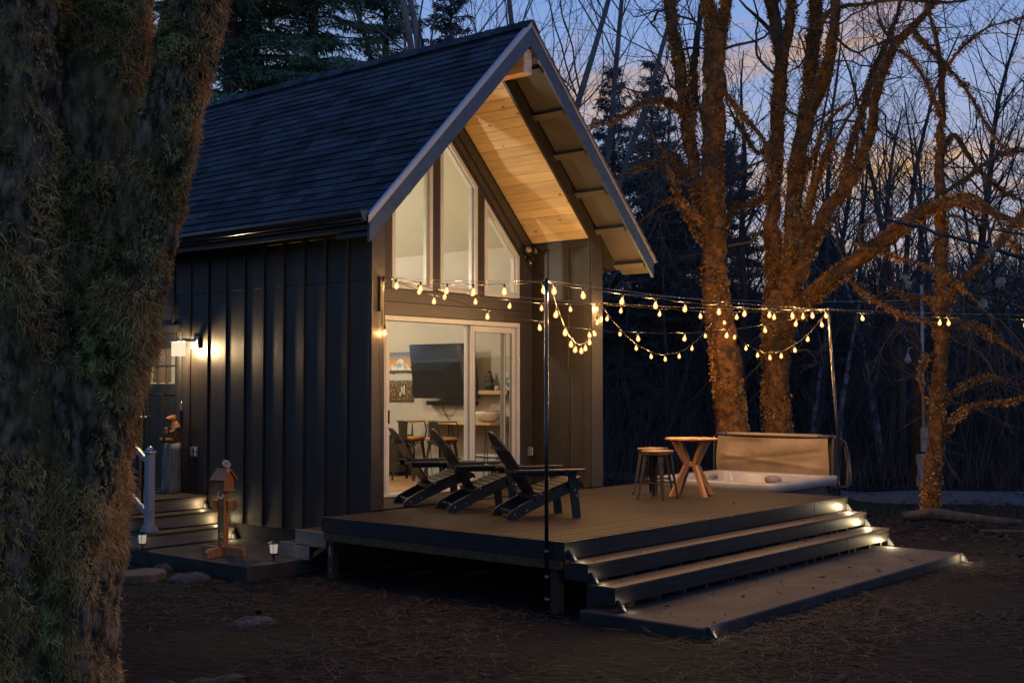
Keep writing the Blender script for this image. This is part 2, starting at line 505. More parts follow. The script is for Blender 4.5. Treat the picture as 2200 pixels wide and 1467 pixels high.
def pine_material():
    m = mat('knotty_pine', (.43, .32, .17), (.56, .44, .265), rough=.5, spec=.35, scale=2.6, stretch=(7, .5, 7), lo=.3, hi=.7, bump=.1,
            bscale=4, bstretch=(20, .6, 20), bdist=.002, rand=.12)
    n = m.node_tree.nodes; L = m.node_tree.links
    bs = n['Principled BSDF']
    src = bs.inputs['Base Color'].links[0].from_socket
    t = n.new('ShaderNodeTexCoord'); oi = n.new('ShaderNodeObjectInfo')
    mp_ = n.new('ShaderNodeMapping'); mp_.inputs['Scale'].default_value = (1, .55, 1)
    ad = n.new('ShaderNodeVectorMath'); ad.operation = 'MULTIPLY_ADD'; ad.inputs[1].default_value = (41, 53, 29)
    rv = n.new('ShaderNodeCombineXYZ')
    for i in range(3): L.new(oi.outputs['Random'], rv.inputs[i])
    L.new(rv.outputs[0], ad.inputs[0]); L.new(t.outputs['Object'], ad.inputs[2]); L.new(ad.outputs[0], mp_.inputs[0])
    vo = n.new('ShaderNodeTexVoronoi'); vo.inputs['Scale'].default_value = 5.5
    L.new(mp_.outputs[0], vo.inputs['Vector'])
    r_ = n.new('ShaderNodeValToRGB')
    r_.color_ramp.elements[0].position = .05; r_.color_ramp.elements[0].color = (1, 1, 1, 1)
    r_.color_ramp.elements[1].position = .12; r_.color_ramp.elements[1].color = (0, 0, 0, 1)
    L.new(vo.outputs['Distance'], r_.inputs[0])
    mi = n.new('ShaderNodeMixRGB'); mi.inputs[2].default_value = (.16, .065, .02, 1)
    L.new(r_.outputs[0], mi.inputs[0]); L.new(src, mi.inputs[1]); L.new(mi.outputs[0], bs.inputs['Base Color'])
    return m
pine = pine_material()
beam_pine = mat('beam_pine', (.36, .20, .070), (.46, .29, .12), rough=.5, scale=3, stretch=(5, .5, 5), bump=.15, bscale=5, bstretch=(12, .6, 12), bdist=.002)
beam_end_m = mat('sawn_beam_end', (.36, .30, .24), (.55, .48, .40), rough=.7, scale=9, stretch=(1, 1, 2))

# --- side wall facing the path (x = 0): boards between battens
lw = MB().box(.004, .15, .02, 3.66, -.32, 3.30).box(.004, .15, 4.72, YB, -.32, 3.30).box(.004, .15, 3.66, 4.72, 2.13, 3.30).build('side_wall', trimp, cabin)
ZJ = 2.615
board_mesh = {}
def siding_board(y0, y1, z0, z1):
    key = (round(y1 - y0, 3), round(z1 - z0, 3))
    if key not in board_mesh:
        me = MB().box(-.006, .004, 0, key[0], 0, key[1], .0025).mesh('board'); me.materials.append(siding); board_mesh[key] = me
    o = link('board', board_mesh[key], lw); o.location = Vector((0, y0, z0)) - wloc(lw)
    o.rotation_euler = (0, 0, random.uniform(-.012, .012))
NB = 23
ys = [.385 * k for k in range(NB + 1)]
for k in range(NB):
    a, b = ys[k] + .003, min(ys[k + 1] - .003, YB)
    if b > 3.66 and a < 4.72:
        siding_board(a, b, ZJ + .004, 3.27); continue
    siding_board(a, b, -.32, ZJ); siding_board(a, b, ZJ + .004, 3.27)
bt_me = MB().box(-.026, -.004, -.021, .021, 0, 3.59, .003).mesh('batten'); bt_me.materials.append(siding)
bt_short = MB().box(-.026, -.004, -.021, .021, 0, 1.1, .003).mesh('batten'); bt_short.materials.append(siding)
for k in range(1, NB):
    y = ys[k]
    o = link('batten', bt_short if 3.68 < y < 4.70 else bt_me, lw)
    o.location = Vector((0, y, 2.15 if 3.68 < y < 4.70 else -.32)) - wloc(lw)
MB().box(-.020, -.006, .0, YB, 3.14, 3.27, .003).build('frieze_board', trimh, lw)
# other walls, seen only at an angle or from inside
MB().box(4.28, XR, .0, YB, -.32, 3.30).build('side_wall', trimp, cabin)
MB().prism([(.15, -.32), (4.28, -.32), (4.28, U(4.28)), (XC, U(XC)), (.15, U(.15))], 1, YB - .15, YB).build('back_wall', trimp, cabin)
fnd = MB().box(.03, .18, .06, YB - .05, G - .3, -.322).box(4.25, 4.40, .06, YB - .05, G - .3, -.322).box(.18, 4.25, YB - .2, YB - .05, G - .3, -.322)
fnd.build('foundation', concrete, cabin)

# --- front ends of the side walls (the wings beside the porch)
def wing_profile(x0, x1):
    return [(x0, 0.0), (x1, 0.0), (x1, U(x1)), (x0, U(x0))]
MB().prism(wing_profile(-.004, .195), 1, -.030, .018).build('corner_board', trimp, cabin)
MB().prism(wing_profile(4.185, XR + .004), 1, -.030, -.002).build('corner_board', trimp, cabin)
wl_ = MB().box(.152, .19, .02, YW, 0, U(.19)).build('porch_wall', siding, cabin)
wr = MB().box(4.19, 4.278, .0, YW, 0, U(4.19)).build('porch_wall', siding, cabin)
for y0, y1 in ((.10, .385), (.385, .77), (.77, YW - .01)):
    MB().box(4.182, 4.19, y0 + .003, y1 - .003, 0.0, U(4.18) - .10, .002).build('board', siding, wr)
for y in (.385, .77):
    MB().box(4.164, 4.182, y - .018, y + .018, 0.0, U(4.18) - .10, .003).build('batten', siding, wr)
MB().box(4.168, 4.190, -.001, .10, 0.0, U(4.18) - .10, .003).build('corner_trim', trimp, wr)
MB().box(4.170, 4.190, -.001, YW, U(4.18) - .10, U(4.18) - .004, .003).build('top_trim', trimp, wr)

# --- recessed glass wall
gw = MB()
WX = 2.145
top = lambda x: 4.985 - abs(x - WX) * 1.0
def gq(x0, x1, z0, z1): gw.box(x0, x1, YW + .006, YW + .13, z0, z1)
gq(.19, .43, 0, 2.31); gq(3.862, 4.19, 0, 2.31)
gq(.19, 4.19, 2.312, 2.66)
W_SPANS = [(.43, 1.18), (1.33, 2.07), (2.22, 2.96), (3.11, 3.86)]
xs = [.19] + [v for s_ in W_SPANS for v in s_] + [4.19]
for k in range(0, len(xs), 2):
    a, b = xs[k], xs[k + 1]
    if a < WX < b:
        gw.prism([(a, 2.66), (b, 2.66), (b, U(b) - .02), (WX, U(WX) - .02), (a, U(a) - .02)], 1, YW + .006, YW + .13)
    else:
        gw.prism([(a, 2.66), (b, 2.66), (b, U(b) - .02), (a, U(a) - .02)], 1, YW + .006, YW + .13)
for a, b in W_SPANS:
    gw.prism([(a, top(a)), (b, top(b)), (b, U(b) - .02), (a, U(a) - .02)], 1, YW + .006, YW + .13)
gwo = gw.build('gable_wall', trimp, cabin)
# flat cladding pieces on it
for z0, z1 in ((2.318, 2.485), (2.489, 2.655)):
    MB().box(.195, 4.16, YW - .012, YW + .004, z0, z1, .004).build('lap_board', trimh, gwo)
for a, b in ((1.182, 1.328), (2.072, 2.218), (2.962, 3.108)):
    zt = min(top(a), top(b)) + .02
    MB().box(a, b, YW - .010, YW + .004, 2.662, zt, .003).build('mullion_board', siding, gwo)
MB().box(3.875, 4.02, YW - .010, YW + .004, .0, 2.31, .003).build('door_casing', trimp, gwo)
for sgn in (-1, 1):
    # two stepped dark boards that follow the roof slope above the windows
    for (o0, o1, y0) in ((.10, .24, .004), (.255, .44, .030)):
        def xx(d): return WX + sgn * d
        d0, d1 = .02, 1.72 + .0
        poly = [(xx(d0), 4.985 - d0 + o0), (xx(2.02 - .0 if sgn > 0 else 1.94), 4.985 - (2.02 if sgn > 0 else 1.94) + o0),
                (xx(2.02 if sgn > 0 else 1.94), 4.985 - (2.02 if sgn > 0 else 1.94) + o1), (xx(d0), 4.985 - d0 + o1)]
        MB().prism(poly, 1, YW - .012 - y0, YW + .003).build('rake_trim', trimp, gwo)

pane_m = glass('window_glass')
def gable_window(a, b, z0):
    wt = .055
    ta, tb = top(a), top(b)
    mid = a < WX < b
    outer = [(a, z0), (b, z0), (b, tb), (a, ta)]
    hi_right = tb > ta
    f = MB()
    Y0, Y1 = YW - .022, YW + .10
    f.prism([(a, z0), (b, z0), (b, z0 + wt), (a, z0 + wt)], 1, Y0, Y1)
    f.prism([(a, z0 + wt), (a + wt, z0 + wt), (a + wt, top(a + wt) - wt * 1.35), (a, ta - wt * 1.35)], 1, Y0, Y1)
    f.prism([(b - wt, z0 + wt), (b, z0 + wt), (b, tb - wt * 1.35), (b - wt, top(b - wt) - wt * 1.35)], 1, Y0, Y1)
    f.prism([(a, ta - wt * 1.35), (b, tb - wt * 1.35), (b, tb), (a, ta)], 1, Y0, Y1)
    win = f.build('window', vinyl, cabin)
    i = wt + .0
    g = MB()
    st = .028
    aa, bb = a + i, b - i
    tz = lambda x: top(x) - wt * 1.35
    g.prism([(aa, z0 + i), (bb, z0 + i), (bb, z0 + i + st), (aa, z0 + i + st)], 1, YW + .02, YW + .07)
    g.prism([(aa, z0 + i + st), (aa + st, z0 + i + st), (aa + st, tz(aa + st) - st), (aa, tz(aa) - st)], 1, YW + .02, YW + .07)
    g.prism([(bb - st, z0 + i + st), (bb, z0 + i + st), (bb, tz(bb) - st), (bb - st, tz(bb - st) - st)], 1, YW + .02, YW + .07)
    g.prism([(aa, tz(aa) - st), (bb, tz(bb) - st), (bb, tz(bb)), (aa, tz(aa))], 1, YW + .02, YW + .07)
    g.build('inner_frame', vinyl, win)
    MB().prism([(aa + st, z0 + i + st), (bb - st, z0 + i + st), (bb - st, tz(bb - st) - st), (aa + st, tz(aa + st) - st)], 1, YW + .04, YW + .046).build('pane', pane_m, win)
for a, b in W_SPANS:
    gable_window(a, b, 2.665)

# --- sliding door, standing open in the middle
DX0, DX1, DZ = .43, 3.86, 2.31
fr = MB().box(DX0, DX1, YW - .03, YW + .13, DZ - .065, DZ - .001, .004)
fr.box(DX0, DX0 + .055, YW - .03, YW + .13, 0.0, DZ - .066, .004).box(DX1 - .055, DX1, YW - .03, YW + .13, 0.0, DZ - .066, .004)
fr.box(DX0, DX1, YW - .03, YW + .13, 0.0, .035, .004)
door_fr = fr.build('sliding_door', vinyl, cabin)
def door_leaf(x0, x1, y, name, handle=None, dark=False):
    p = MB(); st, rl = .078, .085
    z0, z1 = .037, DZ - .068
    p.box(x0, x0 + st, y, y + .04, z0, z1, .004)
    if not dark: p.box(x1 - st, x1, y, y + .04, z0, z1, .004)
    p.box(x0 + st, x1 - st, y + .002, y + .038, z0, z0 + rl, .004).box(x0 + st, x1 - st, y + .002, y + .038, z1 - rl, z1, .004)
    p.box(x0 + .030, x0 + .048, y - .006, y, z0, z1).box(x1 - .048, x1 - .030, y - .006, y, z0, z1)
    o = p.build(name, vinyl, door_fr)
    if dark: MB().box(x1 - st, x1, y, y + .04, z0, z1, .004).build('dark_stile', gray_stile, o)  # right stile in the dark gasket gray
    MB().box(x0 + st, x1 - st, y + .016, y + .022, z0 + rl, z1 - rl).build('pane', pane_m, o)
    MB().box(x0 + st, x0 + st + .012, y - .002, y + .03, z0 + rl, z1 - rl).box(x1 - st - .012, x1 - st, y - .002, y + .03, z0 + rl, z1 - rl).build('gasket', gray_stile, o)
    if handle is not None:
        MB().box(handle - .012, handle + .012, y - .028, y - .006, .93, 1.10, .006).build('handle', black_plastic, o)
    return o
door_leaf(2.86, 3.803, YW + .012, 'fixed_leaf'); door_leaf(2.815, 3.66, YW + .066, 'sliding_leaf', 2.93, True)
door_leaf(.487, 1.295, YW + .012, 'fixed_leaf'); door_leaf(.57, 1.372, YW + .066, 'sliding_leaf', 1.345)

# --- roof
roof = MB()
for sgn in (-1, 1):
    xe = XC + sgn * 2.735
    ps = [(XC, T(XC)), (xe, T(xe)), (xe, T(xe) - .12), (XC, T(XC) - .16)]
    roof.prism(ps, 1, YR + .040, YB + .5)
    xi = XC + sgn * 2.19
    roof.prism([(XC, T(XC) - .161), (xi, T(xi) - .161), (xi, U(xi) + .026), (XC, U(XC) + .026)], 1, .012, YB)
rf = roof.build('roof', trimp, cabin)
for sgn in (-1, 1):
    # barge board with a plumb-cut foot, its drip edge
    xe = XC + sgn * 2.735
    bh = .262
    MB().prism([(XC, T(XC)), (xe, T(xe)), (xe, T(xe) - bh), (XC, T(XC) - bh)], 1, YR, YR + .038).build('barge_board', bargep, rf)
    MB().prism([(XC, T(XC) + .034), (xe + sgn * .03, T(xe + sgn * .03) + .034), (xe + sgn * .03, T(xe + sgn * .03) - .030), (XC, T(XC) - .030)], 1, YR - .014, YR - .002).build('drip_edge', drip_m, rf)
    MB().prism([(XC, T(XC) + .050), (xe + sgn * .03, T(xe + sgn * .03) + .050), (xe + sgn * .03, T(xe + sgn * .03) + .0345), (XC, T(XC) + .0345)], 1, YR - .014, YR + .034).build('rake_flashing', drip_m, rf)
    # end rafter that closes the porch soffit (stepped down behind the overhang)
    xi = XC + sgn * 2.0; xa = XC + sgn * .085
    MB().prism([(xa, T(xa) - .23), (XC + sgn * 2.24, T(XC + sgn * 2.24) - .23), (XC + sgn * 2.24, U(XC + sgn * 2.24) - .015), (xa, U(xa) - .015)], 1, -.028, .011).build('end_rafter', siding, rf)
    # painted overhang panels and the lookouts between them
    MB().prism([(XC, T(XC) - .195), (xe, T(xe) - .195), (xe, T(xe) - .165), (XC, T(XC) - .165)], 1, YR + .040, -.030).build('overhang_panel', soffit_panel, rf)
    for k in range(6):
        d0 = .26 + .46 * k; d1 = d0 + .062
        xq0, xq1 = XC + sgn * d0, XC + sgn * d1
        MB().prism([(xq0, T(xq0) - .196), (xq1, T(xq1) - .196), (xq1 - sgn * .052, T(xq1) - .248), (xq0 - sgn * .052, T(xq0) - .248)], 1, YR + .042, -.032).build('lookout', soffit_panel, rf)
    # eave board along the length of the roof
    MB().box(xe - sgn * .002, xe - sgn * .030, YR + .042, YB + .48, 3.135, T(xe) - .122 + .0, .003).build('eave_board', trimh, rf)
    # pine boards under the porch roof, one by one
    nb = 18
    if sgn > 0 or True:
        L_ = (1.99 - .09) / nb
        pm = MB().box(0, 1, 0, 1, 0, 1).mesh  # noqa
        bm_ = MB()
        d0, d1 = .0, L_ - .0075
        bm_.prism([(0, 0), (sgn * d1, -d1), (sgn * d1 - sgn * -.0, -d1 + .016 * 1.414), (0, .016 * 1.414)], 1, 0, YW - .016)
        me = bm_.mesh('soffit_board'); me.materials.append(pine)
        for k in range(nb):
            d = .09 + L_ * k
            x = XC + sgn * d
            o = link('soffit_board', me, rf)
            o.location = Vector((x, .013, U(x) + random.uniform(-.0012, .0012))) - wloc(rf)
rbm = MB().box(XC - .075, XC + .085, -.505, YW - .002, 5.335, 5.66, .004).build('ridge_beam', beam_pine, rf)
MB().box(XC - .071, XC + .081, -.512, -.5055, 5.339, 5.65).build('beam_end', beam_end_m, rbm)

# gutter on the path side
gm = MB()
prof = [(-.548, 3.285), (-.548, 3.185), (-.600, 3.175), (-.640, 3.20), (-.648, 3.235), (-.668, 3.262), (-.668, 3.290), (-.660, 3.290), (-.656, 3.268), (-.640, 3.240), (-.63, 3.21), (-.598, 3.185), (-.556, 3.195), (-.556, 3.285)]
gm.prism(prof, 1, YR + .02, YB + .45)
gut = gm.build('gutter', gutter_m, rf)
MB().prism([(-.549, 3.286), (-.549, 3.184), (-.600, 3.174), (-.641, 3.20), (-.669, 3.262), (-.669, 3.291)], 1, YR + .008, YR + .019).build('end_cap', gutter_m, gut)

# shingles on the path side: nearest 300 as single pieces, the rest joined
def shingles():
    expo, wd = .146, .335
    slope_len = 2.80 * 1.4142
    rows = int(slope_len / expo) + 1
    items = []
    for r_ in range(rows):
        s_ = slope_len - expo * (r_ + 1)            # distance down from the ridge to the upper end of the exposed part
        off = (r_ * .137 + .05 * math.sin(r_ * 2.1)) % wd
        y = YR + .036 - off
        while y < YB + .5:
            wv = wd * random.choice((.72, 1.0, 1.0, 1.25))
            y0, y1 = max(y, YR + .0355), min(y + wv - .004, YB + .5)
            if y1 - y0 > .03: items.append((s_, y0, y1 - y0, random.choice((0, 0, .004, .006))))
            y += wv
    def geom(mb, s_, y0, L_, th):
        c = .70711
        def P(s1, hgt, y):     # s1 along the slope from the ridge, hgt off the deck
            x = XC - s1 * c - hgt * c; z = 5.953 - s1 * c + hgt * c
            return (x, y, z)
        a, b = max(s_, -.01) - .02, s_ + .146
        vs = []
        for y in (y0, y0 + L_):
            vs += [P(a, .001, y), P(a, .004, y), P(b, .016 + th, y), P(b, .007, y)]
        mb.add(vs, [(0, 1, 2, 3), (7, 6, 5, 4), (1, 5, 6, 2), (2, 6, 7, 3), (0, 3, 7, 4), (0, 4, 5, 1)])
    def key(it):
        return it[1] + .25 * it[0]
    vis = [it for it in items if it[1] < 6.4]
    vis.sort(key=lambda it: it[1])
    single = set(id(i) for i in vis[:300])
    rest = MB(); n = 0
    for it in items:
        if id(it) in single:
            m1 = MB(); geom(m1, *it)
            ctr = m1.v[2]
            o = m1.build('shingle', shingle_m, rf)
        else:
            geom(rest, *it)
    rest.build('shingles', shingle_m, rf, kind='stuff')
    # ridge caps
    capm = MB(); c = .70711
    cw = .17
    capm.add([(0, 0, .012), (-cw * c, 0, .012 - cw * c), (-cw * c, .24, .030 - cw * c), (0, .24, .030), (cw * c, .24, .030 - cw * c), (cw * c, 0, .012 - cw * c),
              (0, 0, .004), (-cw * c, 0, .004 - cw * c), (-cw * c, .24, .015 - cw * c), (0, .24, .015), (cw * c, .24, .015 - cw * c), (cw * c, 0, .004 - cw * c)],
             [(0, 1, 2, 3), (0, 3, 4, 5), (6, 9, 8, 7), (6, 11, 10, 9), (3, 2, 8, 9), (4, 3, 9, 10), (0, 6, 7, 1), (0, 5, 11, 6), (1, 7, 8, 2), (5, 4, 10, 11)])
    me = capm.mesh('ridge_cap'); me.materials.append(shingle_m)
    y = YB + .3
    while y > YR - .03:
        o = link('ridge_cap', me, rf); o.location = Vector((XC, y - .03 if y > YR else YR - .03, 5.995)) - wloc(rf); o.rotation_euler = (R(180) * 0, 0, 0)
        y -= .19
    # the far slope shows only its ragged, mossy edge
    far = MB()
    for r_ in range(rows):
        s_ = slope_len - expo * (r_ + 1)
        for k in range(4):
            y0 = YR - .022 + 2.6 * k; y1 = y0 + 2.59
            a, b = max(s_, 0), s_ + .146
            jit = random.uniform(0, .012)
            pts = []
            for y in (y0 - (jit if k == 0 else 0), y1):
                for (s1, hh) in ((a, .001), (a, .006), (b, .030), (b, .012)):
                    pts.append((XC + s1 * c + hh * c, y, 5.953 - s1 * c + hh * c))
            far.add(pts, [(0, 1, 2, 3), (7, 6, 5, 4), (1, 5, 6, 2), (2, 6, 7, 3), (0, 3, 7, 4), (0, 4, 5, 1)])
    far.build('far_slope_shingles', shingle_edge, rf, kind='stuff')
shingles()

# --- interior shell
ci = MB()
for sgn in (-1, 1):
    xi = XC + sgn * 1.95
    ci.prism([(XC, 5.40), (xi, 5.40 - 1.95), (xi, U(xi) + .02), (XC, U(XC) + .02)], 1, YW + .132, YB - .152)
ci.build('ceiling', ceil_in, cabin)
MB().box(4.12, 4.279, YW + .132, YB - .152, .012, 3.52).build('interior_wall', wall_in, cabin)
MB().box(.151, .26, YW + .132, 3.64, .012, 3.50).box(.151, .26, 4.74, YB - .152, .012, 3.50).box(.151, .26, 3.64, 4.74, 2.14, 3.5).build('interior_wall', wall_in, cabin)
MB().prism([(.262, .012), (4.118, .012), (4.118, 3.46), (XC, 5.39), (.262, 3.46)], 1, 7.6, 7.7).build('interior_wall', wall_in, cabin)
MB().box(4.100, 4.119, YW + .14, 7.59, .013, .11, .003).build('baseboard', vinyl, cabin)
fl = MB().box(.19, 4.12, YW + .132, YB - .152, -.1, .008).build('floor', in_floor, cabin)
pk = MB().box(0, .176, 0, 1.6, 0, .008, .0015).mesh('plank'); pk.materials.append(in_floor)
for i in range(21):
    for j in range(2):
        o = link('plank', pk, fl); o.location = Vector((.27 + .1795 * i, 1.18 + 1.604 * j + (.5 if i % 2 else 0) * (1 if j == 1 else 0) - (0 if j else 0), .0075)) - wloc(fl)
        if i % 2 and j == 0: o.scale = (1, 1.31, 1)

# ------------------------------------------------------------------ entry door on the path side
door_p = mat('door_paint', (.016, .018, .015), (.024, .026, .022), rough=.4, scale=3, stretch=(9, 9, .6), bump=.2, bscale=4, bstretch=(18, 18, .5), bdist=.002)
lite_m = emit('lit_lite_glass', (1.0, .70, .38), .42, .35)
ed = MB().box(-.03, .004, 3.665, 3.745, .0, 2.13, .003).box(-.03, .004, 4.635, 4.715, .0, 2.13, .003).box(-.036, .004, 3.655, 4.725, 2.131, 2.23, .003)
ed.box(-.05, .12, 3.747, 4.633, .0, .028, .004)
edo = ed.build('entry_door', trimp, cabin)
lf = MB()
LX0, LX1 = .030, .072
for a, b, z0, z1 in ((3.75, 3.87, .032, 2.126), (4.51, 4.63, .032, 2.126), (3.871, 4.509, .032, .26), (3.871, 4.509, 1.92, 2.126), (3.871, 4.509, 1.30, 1.44), (4.135, 4.245, .261, 1.299)):
    lf.box(LX0, LX1, a, b, z0, z1, .003)
for a, b in ((3.871, 4.134), (4.246, 4.509)):
    lf.box(LX0 + .014, LX1 - .004, a, b, .261, 1.299)
leaf = lf.build('door_leaf', door_p, edo)
mu = MB()
for k in (1, 2):
    y = 3.871 + .638 * k / 3; mu.box(LX0 + .002, LX1 - .002, y - .011, y + .011, 1.441, 1.919, .002)
mu.box(LX0 + .004, LX1 - .004, 3.871, 4.509, 1.669, 1.691, .002)
mu.build('muntin', door_p, leaf)
lt = MB().box(LX0 + .018, LX0 + .024, 3.871, 4.509, 1.441, 1.919).mesh('lite')
MB().box(LX0 + .018, LX0 + .024, 3.871, 4.509, 1.441, 1.919).build('lite', pane_m, leaf)
MB().lathe([(.0, 0), (.026, 0), (.026, .012), (.012, .02), (.012, .05), (.028, .06), (.024, .09), (.0, .095)], 14, M=Matrix.Translation((LX0, 4.56, .98)) @ Matrix.Rotation(R(-90), 4, 'Y')).build('door_handle', steel, leaf, True)
# spruce branch showing through the door glass stands outside in the reflection: left out; a curtain of warm light lies behind
hall = lamp('hall_lamp', (1.4, 4.2, 2.3), 26.0, (1, .74, .42), .06)

# wall sconce
sc = empty('wall_sconce', (-.03, 3.44, 1.90), label='square lit glass wall sconce on the black siding by the door', cat='wall lamp')
MB().box(-.052, -.027, 3.24, 3.40, 1.90, 2.06, .004).build('back_plate', steel, sc)
MB().box(-.22, -.052, 3.30, 3.35, 1.985, 2.03, .004).box(-.265, -.125, 3.33, 3.545, 1.985, 2.005, .003).lathe([(0, 0), (.022, 0), (.022, .035), (0, .036)], 12, (-.195, 3.46, 2.006)).build('arm', steel, sc)
sg_ = emit('sconce_glass', (1.0, .80, .55), 1.15, .4)
MB().box(-.26, -.13, 3.39, 3.53, 1.80, 1.984, .006).build('glass_shade', sg_, sc)
lamp('sconce_bulb', (-.205, 3.46, 1.89), SCONCE_W, (1, .68, .34), .045, sc)

# doorbell and outlets
tag(MB().box(-.048, -.028, 3.60, 3.645, 1.085, 1.20, .006).build('doorbell', steel), 'slim silver doorbell on the trim beside the entry door', 'doorbell')
def outlet(name, M, label):
    r_ = empty(name, M.translation, label=label, cat='outlet', group='outdoor outlets on the cabin')
    r_.matrix_world = M
    MB().box(-.06, .06, -.012, 0, -.07, .07, .006).build('cover_plate', clear_m, r_, world=False)
    for s_ in (-1, 1):
        MB().box(-.045 + .045, .045, -.022, -.013, .006 if s_ > 0 else -.05, .05 if s_ > 0 else -.006, .006).build('socket_face', vinyl, r_, world=False)
    MB().box(-.052, -.012, -.05, -.013, -.06, .06, .006).build('flip_cover', clear_m, r_, world=False)
clear_m = mat('smoky_cover', (.14, .13, .12), rough=.2, spec=.6)
outlet('outlet', Matrix.Translation((-.008, 3.33, .545)) @ Matrix.Rotation(R(-90), 4, 'Z'), 'double outlet under a clear flip cover right of the carved bear')
outlet('outlet', Matrix.Translation((4.105, YW - .012, .46)), 'double outlet under a clear cover low on the porch wall')

# ------------------------------------------------------------------ path-side stairs
st = empty('entry_stairs', (-.7, 3.4, -.51), label='brown composite entry stairs of three risers with a landing at the door', cat='stairs')
SX0, SX1 = -1.35, -.034
SN = [(3.02, 0.0), (2.72, -.17), (2.42, -.34)]
for (y, z), yb in zip(SN, (5.4, 3.02, 2.72)):
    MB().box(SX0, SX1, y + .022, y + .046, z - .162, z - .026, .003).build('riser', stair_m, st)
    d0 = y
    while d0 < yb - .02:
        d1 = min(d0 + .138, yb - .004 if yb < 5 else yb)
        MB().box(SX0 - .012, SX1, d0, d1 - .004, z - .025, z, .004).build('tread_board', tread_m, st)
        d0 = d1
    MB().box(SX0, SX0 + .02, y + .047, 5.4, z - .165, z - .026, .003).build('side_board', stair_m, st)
for y0 in (2.70, 3.3, 5.2):
    for x in (SX0 + .1, SX1 - .12):
        MB().box(x - .045, x + .045, y0, y0 + .09, G - .05, -.35).build('post', post_m, st)
pad = MB().prism([(-1.42, .36), (.02, .36), (.02, 2.66), (-1.42, 2.66)], 2, G - .12, -.51).build('concrete_pad', concrete, kind='structure')

# railing post and rail on the left of the stairs
rp = empty('stair_railing', (-1.17, 2.58, -.34), label='white stair railing post with sloping rail and black balusters', cat='railing')
MB().box(-1.215, -1.125, 2.535, 2.625, -.34, .60, .004).box(-1.25, -1.09, 2.50, 2.66, -.34, -.30, .006).box(-1.235, -1.105, 2.515, 2.645, -.30, -.265, .006).build('post', white_rail, rp)
MB().box(-1.23, -1.11, 2.52, 2.64, .60, .63, .006).lathe([(.055, 0), (.05, .02), (.03, .045), (0, .06)], 16, (-1.17, 2.58, .631)).build('post_cap', steel, rp, True)
for z in (-.12, .50):
    MB().beam((-1.17, 2.627, z), (-1.17, 3.35, z + .42), .045, .06, b=.004).build('rail', white_rail, rp)
MB().box(-1.215, -1.125, 3.35, 3.44, .003, .95, .004).build('post', white_rail, rp)
for k in range(5):
    y = 2.73 + .12 * k
    MB().box(-1.18, -1.16, y, y + .018, -.06 + .58 * (y - 2.627), .50 + .58 * (y - 2.627)).build('baluster', black_plastic, rp)

# carved bear on a log
lgx, lgy = -.17, 3.62
def rough_log(name, c, r_, h, m, parent=None, n=22, flare=.12):
    V = []; F = []
    rows = 9
    for i in range(rows):
        t = i / (rows - 1)
        for k in range(n):
            a = 2 * math.pi * k / n
            q = r_ * (1 + flare * (1 - t) ** 2 + .07 * math.sin(3 * a + 1.3) + .035 * math.sin(9 * a + 4 * t) + random.uniform(-.02, .02))
            V.append((c[0] + q * math.cos(a), c[1] + q * math.sin(a), c[2] + h * t + (random.uniform(-.008, .008) if i == rows - 1 else 0)))
    for i in range(rows - 1):
        for k in range(n): F.append((i * n + k, i * n + (k + 1) % n, (i + 1) * n + (k + 1) % n, (i + 1) * n + k))
    F.append(tuple(range(n))[::-1]); F.append(tuple(range((rows - 1) * n, rows * n)))
    return MB().add(V, F).build(name, m, parent, True)
weathered = mat('weathered_log', (.10, .085, .07), (.26, .225, .185), rough=.85, scale=5, stretch=(6, 6, .7), bump=.9, bscale=7, bstretch=(9, 9, .6), bdist=.02)
pl_ = rough_log('log_pedestal', (lgx, lgy, .002), .115, .655, weathered)
tag(pl_, 'weathered grey upright log standing on the landing under the carved bear', 'log')
carved = mat('carved_wood', (.10, .045, .016), (.27, .125, .045), rough=.7, scale=7, stretch=(3, 3, 1), bump=1.0, bscale=16, bstretch=(2, 2, 1), bdist=.02)
br = empty('carved_bear', (lgx, lgy, .66), R(0), 'small chainsaw carved sitting bear on top of the upright log', 'sculpture')
def blob(mb, c, r3, n=12, m=8, M=None):
    V = []
    for i in range(m + 1):
        ph = math.pi * i / m
        for k in range(n):
            a = 2 * math.pi * k / n
            p = Vector((c[0] + r3[0] * math.sin(ph) * math.cos(a), c[1] + r3[1] * math.sin(ph) * math.sin(a), c[2] - r3[2] * math.cos(ph)))
            V.append(M @ p if M is not None else p)
    F = [(i * n + k, i * n + (k + 1) % n, (i + 1) * n + (k + 1) % n, (i + 1) * n + k) for i in range(m) for k in range(n)]
    mb.add(V, F)
